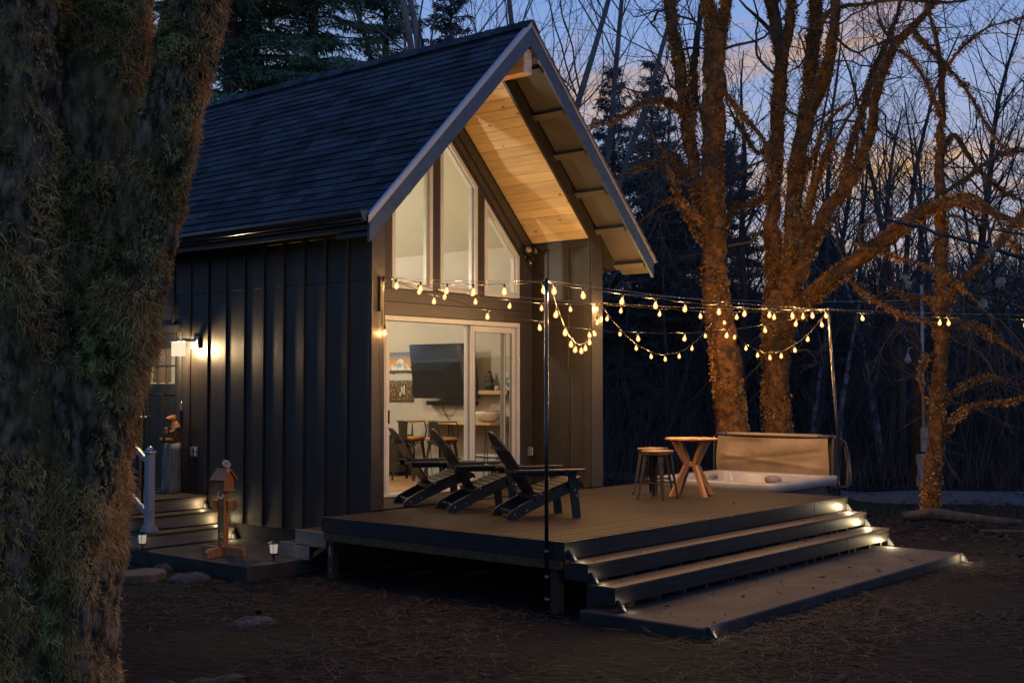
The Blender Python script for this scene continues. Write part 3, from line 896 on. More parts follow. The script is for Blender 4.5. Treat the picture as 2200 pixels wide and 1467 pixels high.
# one carved body: skin over an edge skeleton (faces left, -x)
def skin_body(name, verts, edges, radii, m, parent, levels=2, root=0):
    me = bpy.data.meshes.new(name)
    me.from_pydata(verts, edges, [])
    o = link(name, me, parent)
    md = o.modifiers.new('skin', 'SKIN'); md.use_smooth_shade = True
    for i, r_ in enumerate(radii):
        sv = me.skin_vertices[0].data[i]; sv.radius = (r_, r_) if not hasattr(r_, '__len__') else r_
        sv.use_root = (i == root)
    sd = o.modifiers.new('sub', 'SUBSURF'); sd.levels = levels; sd.render_levels = levels
    me.materials.append(m)
    return o
bv = [(.03, 0, .06), (.035, 0, .16), (.02, 0, .25), (-.005, 0, .315), (-.055, 0, .325), (-.10, 0, .312),      # hips, chest, neck, head, muzzle
      (-.03, .055, .045), (-.11, .065, .035), (-.135, .062, .065), (-.03, -.055, .045), (-.11, -.065, .035), (-.135, -.062, .065),
      (.0, .075, .20), (-.055, .075, .135), (-.09, .05, .15), (.0, -.075, .20), (-.055, -.075, .135), (-.09, -.05, .15),
      (.015, .035, .35), (.012, .040, .372), (.015, -.035, .35), (.012, -.040, .372)]
be = [(0, 1), (1, 2), (2, 3), (3, 4), (4, 5), (0, 6), (6, 7), (7, 8), (0, 9), (9, 10), (10, 11), (2, 12), (12, 13), (13, 14), (2, 15), (15, 16), (16, 17), (3, 18), (18, 19), (3, 20), (20, 21)]
brr = [.085, .085, .062, .055, .034, .022, .042, .036, .03, .042, .036, .03, .036, .03, .024, .036, .03, .024, .016, .013, .016, .013]
skin_body('body', [tuple(v) for v in bv], be, brr, carved, br)
MB().box(-.112, -.088, -.03, .03, .12, .20, .004).build('plaque', cedar, br, world=False)
MB().lathe([(0, 0), (.009, .003), (.007, .010), (0, .012)], 8, M=Matrix.Translation((-.118, 0, .322)) @ Matrix.Rotation(R(-90), 4, 'Y')).build('nose', black_plastic, br, world=False)

# welcome post with a bird box
bx, by = -1.04, 1.30
bh_ = empty('birdhouse_post', (bx, by, -.51), R(16), 'cedar post with a bird box on top, arrow boards and fabric flowers', 'garden post')
P_ = lambda mb, n, m=cedar, sm=False: mb.build(n, m, bh_, sm, world=False)
P_(MB().box(-.045, .045, -.045, .045, .085, .74, .004), 'post')
P_(MB().prism([(-.30, .0), (.30, .0), (.30, .07), (.26, .10), (-.26, .10), (-.30, .07)], 1, -.020, .020), 'foot_board')
P_(MB().prism([(-.30, .001), (-.046 + .025, .001), (-.021, .101), (-.26, .101), (-.30, .071)], 0, -.021, .021), 'foot_board')
P_(MB().prism([(.021, .001), (.30, .001), (.30, .071), (.26, .101), (.021, .101)], 0, -.021, .021), 'foot_board')
P_(MB().prism([(-.085, .742), (.085, .742), (.085, .885), (0, .968), (-.085, .885)], 1, -.075, .075), 'bird_box')
for s_ in (-1, 1):
    P_(MB().prism([(0, .985), (s_ * .128, .858), (s_ * .117, .847), (0, .963)], 1, -.10, .10), 'roof_board')
P_(MB().box(-.10, .10, -.10, .10, .728, .7415, .003), 'box_floor')
P_(MB().prism([(-.0, .50), (.14, .50), (.20, .558), (.14, .616), (-.0, .616)], 1, -.066, -.046), 'arrow_board')
P_(MB().prism([(-.0, .52), (-.12, .52), (-.175, .572), (-.12, .624), (-.0, .624)], 1, .046, .064), 'arrow_board')
petal = mat('fabric_petal', (.48, .36, .20), (.62, .52, .36), rough=.8, scale=12)
flower_c = mat('flower_centre', (.16, .07, .025), rough=.9)
leafm = mat('fabric_leaf', (.09, .10, .04), rough=.8)
def flower(c, r_, tilt, rz):
    mb = MB(); n = 11
    M = Matrix.Translation(c) @ Matrix.Rotation(rz, 4, 'Z') @ Matrix.Rotation(tilt, 4, 'X')
    for k in range(n):
        a = 2 * math.pi * k / n; w_ = .24
        def q(rr, da, z): return M @ Vector((rr * math.cos(a + da), rr * math.sin(a + da), z))
        mb.add([q(r_ * .25, 0, 0), q(r_ * .7, -w_, r_ * .22), q(r_, 0, r_ * .12), q(r_ * .7, w_, r_ * .22)], [(0, 1, 2, 3)])
    fo = P_(mb, 'flower', petal)
    mc = MB(); mc.lathe([(0, -.004), (r_ * .32, 0), (r_ * .26, r_ * .2), (0, r_ * .26)], 8, M=M); mc.build('centre', flower_c, fo, True, world=False)
for c, r_, ti, rz in (((-.05, -.08, .99), .055, 1.2, .3), ((.02, -.02, 1.03), .06, 1.0, -.4), ((.055, .02, 1.02), .045, .8, .9), ((-.10, -.03, .69), .055, 1.3, -.2), ((.075, -.03, .40), .055, 1.4, .5), ((-.07, -.03, .24), .04, 1.3, 0), ((-.06, -.035, .14), .035, 1.4, .3), ((.07, -.01, .30), .03, 1.2, -.3)):
    flower(c, r_, ti, rz)
lfm = MB()
for c, d in (((-.09, -.05, .955), (-.07, -.01, -.005)), ((-.02, -.06, 1.0), (-.06, -.02, .04)), ((.06, -.03, .36), (.05, 0, -.06))):
    c = Vector(c); d = Vector(d); s_ = Vector((0, .02, .015))
    lfm.add([c, c + d * .5 + s_, c + d, c + d * .5 - s_], [(0, 1, 2, 3)])
P_(lfm, 'leaves', leafm)

# path lights
frost = emit('path_light_glass', (1.0, .90, .74), .38, .5)
def path_light(x, y, z, label):
    r_ = empty('path_light', (x, y, z), label=label, cat='path light', group='stake lights along the path')
    MB().lathe([(0, -.1), (.011, -.1), (.011, .20), (0, .201)], 8).build('stake', black_plastic, r_, world=False)
    MB().lathe([(0, .203), (.045, .203), (.052, .215), (0, .216)], 12).build('base_ring', black_plastic, r_, world=False)
    MB().lathe([(.038, .217), (.046, .315), (.040, .316), (.032, .218)], 12).build('glass', frost, r_, True, world=False)
    MB().lathe([(0, .322), (.075, .318), (.070, .328), (.03, .345), (0, .350)], 14).build('cap', black_plastic, r_, world=False)
    for k in range(4):
        a = math.pi / 4 + k * math.pi / 2
        MB().tube([(.05 * math.cos(a), .05 * math.sin(a), .214), (.056 * math.cos(a), .056 * math.sin(a), .320)], .003, 4).build('rib', black_plastic, r_, world=False)
    lamp('path_bulb', Vector((x, y, z)) + Vector((0, 0, .268)), PATH_W, (1, .82, .58), .02, r_)
path_light(-1.40, 2.36, G + .02, 'lit stake light at the foot of the stair railing')
path_light(-.93, .53, G + .02, 'lit stake light at the pad edge near the deck')

# sawn log round used as a stepping stone
slab_m = mat('sawn_round', (.06, .042, .024), (.11, .078, .046), rough=.85, scale=5, bump=.5, bscale=14, bdist=.01)
lr = MB()
prof_n = 26
ringv = [(.30 * (1 + .05 * math.sin(3 * a) + .03 * math.sin(7 * a + 1)), a) for a in [2 * math.pi * k / prof_n for k in range(prof_n)]]
V = []
for z, s_ in ((-.14, 1.03), (.06, 1.02), (.075, .97)):
    V += [(r_ * s_ * math.cos(a), r_ * s_ * math.sin(a) * .8, z) for r_, a in ringv]
F = [(i * prof_n + k, i * prof_n + (k + 1) % prof_n, (i + 1) * prof_n + (k + 1) % prof_n, (i + 1) * prof_n + k) for i in range(2) for k in range(prof_n)] + [tuple(range(2 * prof_n, 3 * prof_n))]
lr.add([(x - 2.05, y + 1.38, z + G) for x, y, z in V], F)
tag(lr.build('log_round', slab_m), 'flat sawn log round lying on the ground by the stake light', 'log slice')

# small side steps at the deck's corner
ss = empty('side_steps', (-.62, .45, -.51), label='short two tread side steps against the back corner of the deck', cat='steps')
for z, y0, y1, x0, x1 in ((-.19, .02, .50, -.62, -.03), (-.345, .30, .78, -.62, -.03)):
    for k in range(2):
        MB().box(x0, x1, y0 + .24 * k, y0 + .236 + .24 * k, z - .025, z, .004).build('tread_board', tread_m, ss)
    MB().box(x0, x1, y1 - .005, y1 + .018, z - .17, z - .026, .003).build('riser', stair_m, ss)
    MB().box(x0 - .022, x0 - .001, y0 - .02, y1 + .018, z - .17, z - .0, .003).build('side_board', stair_m, ss)
MB().prism([(.02, -.36), (.30, -.51), (.34, -.51), (.34, -.48), (.02, -.30)], 0, -.60, -.56).build('stringer', lumber, ss)

# ------------------------------------------------------------------ deck
dk = empty('deck', (2.2, -1.7, G), label='low brown composite deck with dark fascia in front of the cabin', cat='deck')
DXL, DXR, DYF = -.72, 5.12, -3.33
pitch = .1395
dme = {}
def deck_board(x0, x1, y):
    L_ = round(x1 - x0, 3)
    if L_ not in dme:
        me = MB().box(0, L_, 0, pitch - .008, -.025, 0, .003).mesh('deck_board'); me.materials.append(deck_m); dme[L_] = me
    o = link('deck_board', dme[L_], dk)
    o.location = Vector((x0, y, random.uniform(-.0008, .0008))) - wloc(dk)
k = 0
y = DYF - .004
split = [(.0, 2.9), (1.2, 4.1), (2.0, 3.4)]
while y < -.035:
    if y + pitch < .0:
        cut = DXL + 2.92 + (.9 if k % 2 else 0)
        deck_board(DXL, cut - .002, y); deck_board(cut + .002, DXR, y)
    y += pitch; k += 1
while y + pitch < YW + .01:
    deck_board(.205, 4.16, y); y += pitch
# picture: fascia boards on the three open sides
FB = .163
MB().box(DXL - .020, DXL - .001, DYF - .02, -.04, -FB, -.002, .003).build('fascia', fascia_m, dk)
for a, b in ((DXL - .02, 1.80), (1.803, 4.2), (4.203, DXR + .02)):
    MB().box(a, b, DYF - .040, DYF - .021, -FB, -.002, .003).build('fascia', fascia_m, dk)
MB().box(DXR + .001, DXR + .020, DYF - .02, -.04, -FB, -.002, .003).build('fascia', fascia_m, dk)
MB().box(DXL, DXL + .04, DYF + .02, -.06, -.26, -.0265, .003).build('rim_joist', lumber, dk)
MB().box(DXL + .041, DXR - .041, DYF + .0, DYF + .04, -.26, -.0265, .003).build('rim_joist', lumber, dk)
MB().box(DXR - .04, DXR, DYF + .02, -.06, -.26, -.0265, .003).build('rim_joist', lumber, dk)
MB().box(DXL + .041, DXR - .041, -.10, -.06, -.26, -.0265, .003).build('rim_joist', lumber, dk)
for x in np.arange(DXL + .45, DXR - .2, .42):
    MB().box(x - .019, x + .019, DYF + .041, -.101, -.22, -.0265).build('joist', lumber, dk)
for x in (DXL + .075, 2.2, DXR - .075):
    for yy in (-.13, DYF + .12):
        MB().box(x - .045, x + .045, yy - .045, yy + .045, G - .1, -.261, .004).build('post', post_m, dk)
        if x < 0 and yy > -1:
            MB().box(x - .048, x - .0455, yy - .01, yy + .02, -.43, -.32).box(x - .048, x - .0455, yy - .03, yy + .01, -.60, -.55).build('bracket', bolt_m, dk)
# front steps
NOSE = [(-3.62, -.176), (-3.915, -.353)]
yb = DYF - .041
SXL, SXR = DXL + .0, DXR + .02
for (yn, z) in NOSE:
    y = yn
    wd_ = (yb - yn) / 2
    for q in range(2):
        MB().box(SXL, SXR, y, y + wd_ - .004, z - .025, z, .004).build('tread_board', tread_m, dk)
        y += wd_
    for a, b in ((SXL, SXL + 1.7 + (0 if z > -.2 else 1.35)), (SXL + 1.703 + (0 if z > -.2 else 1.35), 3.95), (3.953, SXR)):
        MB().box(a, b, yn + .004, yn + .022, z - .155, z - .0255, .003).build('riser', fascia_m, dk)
    MB().box(SXL - .0, SXL + .018, yn + .023, yb + .02, z - .16, z - .0262, .003).build('step_end', fascia_m, dk)
    MB().box(SXR - .018, SXR, yn + .023, yb + .02, z - .16, z - .0262, .003).build('step_end', fascia_m, dk)
    for x in np.arange(SXL + .35, SXR - .2, .42):
        MB().box(x, x + .035, yn + .06, yb - .01, z - .21, z - .0265).build('step_block', lumber, dk)
    yb = yn
for x in np.arange(SXL + .3, SXR - .1, .9):
    MB().prism([(DYF - .05, -.40), (DYF - .05, G), (-3.86, G), (-3.86, -.40)], 0, x, x + .04).build('stringer', lumber, dk)
landing = MB().box(SXL - .11, 5.02, -4.86, -3.60, G - .1, -.565, .012).build('concrete_step', concrete, kind='structure')

# wedge-shaped step lights at both ends of every riser
step_glow = emit('step_light_lens', (1.0, .80, .50), .6)
wedge_m = mat('step_light_case', (.035, .036, .040), rough=.35, spec=.5)
def step_light(x, yf, z, dirx, label, watts, y_extra=0):
    """wedge fixed to the riser face yf, foot on the tread z; lights along +dirx"""
    r_ = empty('step_light', (x, yf - .003, z), label=label, cat='step light', group='wedge step lights at the stair ends')
    hgt, dep, wd_ = .095, .075, .030
    MB().prism([(0, 0.001), (-dep, .001), (-dep, .012), (-.012, hgt), (0, hgt)], 0, -wd_ / 2, wd_ / 2).build('case', wedge_m, r_, world=False)
    MB().box(dirx * wd_ / 2, dirx * (wd_ / 2 + .003), -.045, -.010, .012, .06).build('lens', step_glow, r_, world=False)
    lamp('step_bulb', Vector((x, yf, z)) + Vector((dirx * (wd_ / 2 + .07), -.075, .055)), watts, (1, .76, .42), .03, r_)
names = ['top', 'middle', 'lowest']
for i, (yf, z) in enumerate(((DYF - .040, -.176), (-3.62 + .004, -.353), (-3.915 + .004, -.565))):
    step_light(SXL + .05, yf, z, 1, 'unlit looking dark wedge light at the near end of the %s deck riser' % names[i], STEP_W * .16)
    step_light(SXR - .05, yf, z, -1, 'glowing wedge light at the far end of the %s deck riser' % names[i], STEP_W * 1.8)
step_light(SXL - .02 + .0, -4.86, G + .005, 1, 'dark wedge light at the near front corner of the concrete step', STEP_W * .10)
step_light(4.96, -4.86, G + .005, -1, 'glowing wedge light low at the far corner of the concrete step', STEP_W * .8)
for i, (yf, z) in enumerate(((3.042, -.17), (2.742, -.34), (2.442, -.51))):
    step_light(SX1 - .03, yf, z, -1, 'lit wedge light beside the wall on the %s entry riser' % names[i], STEP_W * .5)

# ------------------------------------------------------------------ adirondack chairs
def lounge_chair(loc, rz, label):
    r_ = empty('adirondack_chair', loc, rz, label, 'chair', 'adirondack chairs in a row on the deck')
    B = lambda mb, n, m=chair_m: mb.build(n, m, r_, world=False)
    W2 = .245
    # side view outline of a seat rail (x forward, z up), foot at the back, front end under the arm
    rail = [(-.035, 0.0), (.06, 0.0), (.20, .072), (.46, .185), (.80, .318), (.80, .375), (.755, .405), (.42, .275), (.30, .235), (.18, .180), (.03, .105), (-.015, .07), (-.035, .03)]
    for s_ in (-1, 1):
        y0 = s_ * W2
        B(MB().prism(rail, 1, y0 - .014, y0 + .014), 'seat_rail')
        lk = [(.14, .085), (.175, .072), (.21, .085), (.36, .245), (.365, .275), (.335, .285), (.30, .262), (.135, .115)]
        B(MB().prism(lk, 1, y0 - s_ * .0 + (.015 if s_ < 0 else -.029) - (.030 if s_ < 0 else -.030), y0 + (.029 if s_ < 0 else -.015) - (.030 if s_ < 0 else -.030)), 'fold_bracket')
        leg = [(.70, 0.0), (.79, 0.0), (.725, .50), (.635, .50)]
        yo = y0 + s_ * .029
        lg_ = B(MB().prism(leg, 1, yo - .013, yo + .013), 'front_leg')
        bm_ = MB()
        for (bx_, bz_) in ((.715, .30), (.735, .235)):
            bm_.lathe([(0, 0), (.012, 0), (.010, .006), (0, .007)], 8, M=Matrix.Translation((bx_, yo + s_ * .0135, bz_)) @ Matrix.Rotation(R(-90 * s_), 4, 'X'))
        for (bx_, bz_) in ((.175, .098), (.335, .262), (.04, .06)):
            bm_.lathe([(0, 0), (.010, 0), (.008, .005), (0, .006)], 8, M=Matrix.Translation((bx_, y0 + s_ * .031, bz_)) @ Matrix.Rotation(R(-90 * s_), 4, 'X'))
        bm_.build('bolt', bolt_m, lg_, world=False)
        arm = [(.03, -.045), (.06, -.05), (.60, -.062), (.78, -.05), (.82, -.02), (.82, .03), (.78, .062), (.60, .066), (.05, .028), (.03, .02)]
        ya = s_ * .315
        M_ = Matrix.Identity(4)
        am = MB(); am.prism([(p[0], ya + s_ * p[1]) for p in arm], 2, .501, .523)
        ao = B(am, 'armrest')
        MB().box(.05, .56, s_ * .285 - .012, s_ * .285 + .012, .452, .5005, .003).build('arm_rail', chair_m, ao, world=False)
        if s_ < 0:
            MB().lathe([(.033, 0), (.052, 0), (.052, .045), (.047, .045), (.045, .01), (.033, .01)], 16, (.60, ya - .0, .455)).build('cup_holder', chair_m, ao, True, world=False)
        cor = MB().prism([(.66, .32), (.70, .32), (.74, .50), (.62, .50)], 1, y0 + s_ * .043, y0 + s_ * .058)
        B(cor, 'arm_bracket')
    # seat slats
    xs_ = np.linspace(.335, .76, 7)
    zf = lambda x: .252 + (x - .30) * .365 - .10 * max(0, x - .66)
    for i, x in enumerate(xs_):
        z = zf(x); a = -math.atan(.365)
        M = Matrix.Translation((x + .02, 0, z + .012)) @ Matrix.Rotation(a, 4, 'Y')
        B(MB().box(-.032, .032, -.262, .262, -.009, .009, .003, M), 'seat_slat')
    M = Matrix.Translation((.822, 0, .345)) @ Matrix.Rotation(R(62), 4, 'Y')
    B(MB().box(-.032, .032, -.262, .262, -.009, .009, .003, M), 'seat_slat')
    # back: five slats on a recline, the outline rounded at the top
    bx0, bz0 = .315, .225
    ang = R(33.5)
    up = Vector((-math.sin(ang), 0, math.cos(ang))); nrm = Vector((math.cos(ang), 0, math.sin(ang)))
    wS = .092
    for i in range(5):
        yc = (i - 2) * (wS + .004)
        def hh(y): return .835 - .235 * (abs(y) / .235) ** 2.3
        ya_, yb_ = yc - wS / 2, yc + wS / 2
        tops = [(yy, hh(yy)) for yy in np.linspace(yb_, ya_, 4)]
        fan = .88
        poly = [(ya_ * fan * .92, -.02), (yb_ * fan * .92, -.02)] + tops
        vs = []
        for t in (-.009, .009):
            for yy, h_ in poly:
                vs.append(Vector((bx0, yy, bz0)) + up * h_ + nrm * t)
        n = len(poly)
        fs = [tuple(range(n))[::-1], tuple(range(n, 2 * n))] + [(k, (k + 1) % n, n + (k + 1) % n, n + k) for k in range(n)]
        B(MB().add(vs, fs), 'back_slat')
    # curved bands behind the back
    for h_, wd_, thick, nm in ((.02, .30, .036, 'lower_band'), (.33, .335, .040, 'middle_band'), (.63, .215, .030, 'upper_band')):
        c = Vector((bx0, 0, bz0)) + up * h_ - nrm * .012
        mb = MB(); m_ = 9; vs = []
        for k in range(m_):
            t = k / (m_ - 1) * 2 - 1
            y = t * wd_
            bow = -.035 * (1 - t * t) * (1.0 if nm != 'upper_band' else .8)
            for dx, dz in ((bow - .024, -thick / 2), (bow, -thick / 2), (bow + 0, thick / 2), (bow - .024, thick / 2)):
                vs.append((c.x + dx + (.03 if nm == 'middle_band' else 0) * t * t, y, c.z + dz))
        fs = [(k * 4 + j, k * 4 + (j + 1) % 4, (k + 1) * 4 + (j + 1) % 4, (k + 1) * 4 + j) for k in range(m_ - 1) for j in range(4)] + [(3, 2, 1, 0), tuple(range(4 * m_ - 4, 4 * m_))]
        B(mb.add(vs, fs), nm)
    B(MB().box(.035, .06, -.23, .23, .035, .085, .003), 'rear_stretcher')
    return r_
CH = R(-30.5)
ax, ay = math.cos(CH), math.sin(CH)
for (x, y, lb) in ((.42, -1.63, 'black adirondack chair nearest the deck edge, in front of the porch outlet'),
                   (.555, -.645, 'black adirondack chair in the middle of the row of three'),
                   (.71, .21, 'black adirondack chair farthest back, beside the open sliding door')):
    lounge_chair((x, y, .001), CH, lb)

# ------------------------------------------------------------------ stools and table on the deck
def stool(x, y, rz, label):
    r_ = empty('bar_stool', (x, y, .001), rz, label, 'stool', 'metal stools by the round table')
    B = lambda mb, n, m=iron, sm=False: mb.build(n, m, r_, sm, world=False)
    H = .585
    B(MB().box(-.150, .150, -.150, .150, H - .008, H + .018, .008), 'wooden_seat', teak_d)
    B(MB().box(-.146, .146, -.146, .146, H - .05, H - .0085, .012), 'seat_pan')
    for sx in (-1, 1):
        for sy in (-1, 1):
            t = Vector((sx * .128, sy * .128, H - .02)); b = Vector((sx * .185, sy * .185, .018))
            d = b - t
            vs = []
            for p, w_ in ((t, .034), (t + d * .5, .026), (b, .016)):
                for (qx, qy) in ((0, 0), (-sx * w_ * 1.5, 0), (-sx * w_ * 1.5, -sy * .005), (-sx * .006, -sy * .006), (-sx * .005, -sy * w_ * 1.5), (0, -sy * w_ * 1.5)):
                    vs.append((p.x + qx, p.y + qy, p.z))
            fs = [(i * 6 + k, i * 6 + (k + 1) % 6, (i + 1) * 6 + (k + 1) % 6, (i + 1) * 6 + k) for i in range(2) for k in range(6)] + [(5, 4, 3, 2, 1, 0), (12, 13, 14, 15, 16, 17)]
            lo_ = B(MB().add(vs, fs), 'leg')
            MB().box(sx * .185 - .014, sx * .185 + .010, sy * .185 - .012, sy * .185 + .012, .0, .028, .004).build('foot', black_plastic, lo_, world=False)
    for k in range(4):
        z = .20 if k % 2 else .215
        a = k * math.pi / 2
        M = Matrix.Rotation(a, 4, 'Z')
        B(MB().box(-.155, .155, .150, .156, z - .008, z + .008, .002, M), 'stretcher')
    B(MB().tube([(-.12, -.12, H - .10), (.12, .12, H - .10)], .006, 6).tube([(-.12, .12, H - .10), (.12, -.12, H - .10)], .006, 6), 'brace')
    return r_
teak_d = mat('stool_seat_wood', (.17, .10, .05), (.27, .17, .09), rough=.55, scale=3, stretch=(8, 1, 4), bump=.2, bscale=5, bstretch=(14, 1, 8), bdist=.002)
stool(3.335, -1.68, R(2), 'metal stool with square wooden seat, nearer of the two beside the round table')
stool(3.80, -1.30, R(-3), 'metal stool with wooden seat half hidden behind the nearer stool')

tb = empty('round_table', (3.98, -1.77, .001), R(20), 'round acacia bistro table on crossed wooden legs by the hot tub', 'table')
TB = lambda mb, n, m=teak, sm=False: mb.build(n, m, tb, sm, world=False)
HT = .715
TB(MB().lathe([(0, 0), (.320, 0), (.335, .006), (.338, .016), (.332, .026), (0, .028)], 44, (0, 0, HT - .002)), 'tabletop')
for k in range(4):
    a = math.pi / 4 + k * math.pi / 2
    M = Matrix.Rotation(a, 4, 'Z')
    outl = [(.265, 0), (.335, 0), (.11, .40), (.30, HT - .004), (.225, HT - .004), (.045, .425), (.045, .37)]
    mb = MB()
    vs = [M @ Vector((p[0], s_ * .022, p[1])) for s_ in (-1, 1) for p in outl]
    n = len(outl)
    mb.add(vs, [tuple(range(n))[::-1], tuple(range(n, 2 * n))] + [(i, (i + 1) % n, n + (i + 1) % n, n + i) for i in range(n)])
    TB(mb, 'leg')
TB(MB().box(-.05, .05, -.05, .05, .37, .43, .006), 'leg_block')
TB(MB().box(-.26, .26, -.03, .03, HT - .028, HT - .005, .004, Matrix.Rotation(math.pi / 4, 4, 'Z')), 'top_rail')

# ------------------------------------------------------------------ hot tub
ht = empty('hot_tub', (6.37, -1.17, G), label='square hot tub with white shell sunk beside the deck', cat='hot tub')
TX0, TX1, TY0, TY1, TZ = 5.33, 7.42, -2.22, -.14, .085
def rrect(x0, x1, y0, y1, r_, n=6):
    p = []
    for cx_, cy_, a0 in ((x1 - r_, y1 - r_, 0), (x0 + r_, y1 - r_, 90), (x0 + r_, y0 + r_, 180), (x1 - r_, y0 + r_, 270)):
        for k in range(n + 1):
            a = R(a0 + 90 * k / n); p.append((cx_ + r_ * math.cos(a), cy_ + r_ * math.sin(a)))
    return p
def rings(lst):
    V = []; F = []
    n = len(lst[0][0])
    for poly, z in lst: V += [(x, y, z) for x, y in poly]
    for i in range(len(lst) - 1):
        for k in range(n): F.append((i * n + k, i * n + (k + 1) % n, (i + 1) * n + (k + 1) % n, (i + 1) * n + k))
    return V, F
def rr(inset, z, r_): return (rrect(TX0 + inset, TX1 - inset, TY0 + inset, TY1 - inset, r_), z)
V, F = rings([rr(.012, TZ - .125, .12), rr(-.012, TZ - .085, .13), rr(-.012, TZ - .03, .13), rr(.0, TZ - .008, .12), rr(.02, TZ, .11), rr(.13, TZ - .004, .14), rr(.17, TZ - .03, .16), rr(.22, TZ - .20, .2), rr(.45, TZ - .35, .25), rr(.5, TZ - .62, .25), rr(.85, TZ - .64, .1)])
F.append(tuple(range(len(V) - len(rrect(0, 1, 0, 1, .1)), len(V))))
MB().add(V, F).build('shell', tub_shell, ht, True)
cb = MB()
V, F = rings([rr(.05, G - .05, .06), rr(.05, TZ - .11, .06)])
cab_o = MB().add(V, F).build('cabinet', tub_side, ht)
gr_ = MB()
for k in range(34):
    x = TX0 + .12 + .057 * k; gr_.box(x, x + .050, TY0 + .035, TY0 + .048, G, TZ - .13, .002)
gr_.build('cabinet_slats', tub_side, cab_o, kind='stuff')
gr2 = MB()
for k in range(34):
    y = TY0 + .12 + .057 * k; gr2.box(TX0 + .035, TX0 + .048, y, y + .050, G, TZ - .13, .002)
gr2.build('cabinet_slats', tub_side, cab_o, kind='stuff')
water_m = mat('tub_water', (.08, .09, .095), rough=.05, spec=.6)
MB().prism(rrect(TX0 + .215, TX1 - .215, TY0 + .215, TY1 - .215, .2), 2, TZ - .21, TZ - .19).build('water', water_m, ht)
# headrests, jets
dkp = mat('headrest_foam', (.16, .15, .14), rough=.5)
for (x, y, rz) in ((5.98, -.33, 0), (6.9, -.33, 0), (7.22, -1.2, 90)):
    M = Matrix.Translation((x, y, TZ - .09)) @ Matrix.Rotation(R(rz), 4, 'Z') @ Matrix.Rotation(R(20), 4, 'X')
    V = []
    for t in (-.015, .018):
        for k in range(14):
            a = 2 * math.pi * k / 14
            V.append(M @ Vector((.135 * math.cos(a), t, .10 * (math.sin(a) if math.sin(a) < 0 else .55 * math.sin(a)))))
    F = [tuple(range(14))[::-1], tuple(range(14, 28))] + [(k, (k + 1) % 14, 14 + (k + 1) % 14, 14 + k) for k in range(14)]
    MB().add(V, F).build('headrest', dkp, ht, True)
for k in range(18):
    y = -.352; x = 6.18 + .035 * k + random.uniform(-.01, .01); z = TZ - random.uniform(.07, .16)
    MB().lathe([(0, 0), (.010, 0), (.006, .008), (0, .008)], 8, M=Matrix.Translation((x, y - .01, z)) @ Matrix.Rotation(R(90), 4, 'X')).build('jet', steel, ht)
MB().box(5.55, 5.85, TY0 + .03, TY0 + .10, TZ, TZ + .006, .003).build('control_panel', dkp, ht)

# the folded cover standing on edge behind the tub
cv = empty('tub_cover', (7.55, -1.0, .02), label='folded tan vinyl tub cover standing upright behind the hot tub', cat='cover')
def sheet(x, y0, y1, z0, z1, nx=40, nz=22, amp=.018, seed=0, lean=.0):
    V = []; F = []
    for i in range(nx + 1):
        for j in range(nz + 1):
            u, v = i / nx, j / nz
            w_ = amp * (math.sin(7 * u + 3 * v + seed) * math.cos(5 * v - 2 * u) + .6 * math.sin(15 * u * (1 - .4 * v) + 6 * v + seed) * v * (1 - v) * 2 + .5 * math.exp(-((v - .25 - .3 * u) / .06) ** 2) - .4 * math.exp(-((v - .7 + .35 * u) / .05) ** 2))
            edge = min(u, 1 - u, v, 1 - v)
            w_ *= min(1, edge * 9)
            V.append((x - w_ + lean * v - .02 * math.sin(math.pi * v), y0 + (y1 - y0) * u + .012 * math.sin(v * 5) * (1 if u > .5 else -1), z0 + (z1 - z0) * v - .018 * math.sin(math.pi * u) * v))
    for i in range(nx):
        for j in range(nz):
            a = i * (nz + 1) + j; F.append((a, a + 1, a + nz + 2, a + nz + 1))
    return V, F
V, F = sheet(7.50, -1.98, -.06, .0, .62, 60, 34, .030)
MB().add(V, F).build('front_panel', cover_m, cv, True)
V, F = sheet(7.72, -1.98, -.06, -.1, .62, 10, 6, .008, 2)
MB().add(V, F).build('rear_panel', cover_m, cv, True)
MB().box(7.50, 7.72, -1.80, -.22, .622, .675, .022).build('fold_strip', cover_m, cv, True)
MB().box(7.49, 7.73, -2.0, -1.802, .615, .672, .022).box(7.49, 7.73, -.218, -.03, .615, .672, .022).build('corner_cap', cover_dark, cv, True)
for y in (-2.035, .005):
    MB().prism([(7.50, .05), (7.55, -.10), (7.70, -.12), (7.73, .6), (7.68, .64), (7.53, .62), (7.51, .35)], 1, y - .016, y + .016).build('side_flap', cover_dark, cv)
lfq = empty('cover_lifter', (7.5, -2.25, -.1), label='black curved cover lifter arm bolted to the side of the hot tub', cat='lifter arm')
pts = [(7.20, -2.27, -.075), (7.42, -2.28, -.085), (7.56, -2.27, -.06), (7.66, -2.25, .02), (7.71, -2.22, .16), (7.72, -2.19, .38), (7.70, -2.15, .56), (7.66, -2.09, .62), (7.62, -1.99, .64)]
MB().tube(pts, .022, 8).build('arm', pole_m, lfq, True)
MB().box(7.02, 7.26, -2.25, -2.19, -.12, -.04, .01).box(7.08, 7.3, -2.29, -2.25, -.10, -.055, .006).build('bracket', black_plastic, lfq)
pts2 = [(7.30, -2.25, -.08), (7.5, -2.24, -.12), (7.66, -2.2, -.06), (7.78, -2.16, .2), (7.79, -2.12, .5)]
MB().tube(pts2, .030, 8).build('outer_arm', cover_dark, lfq, True)

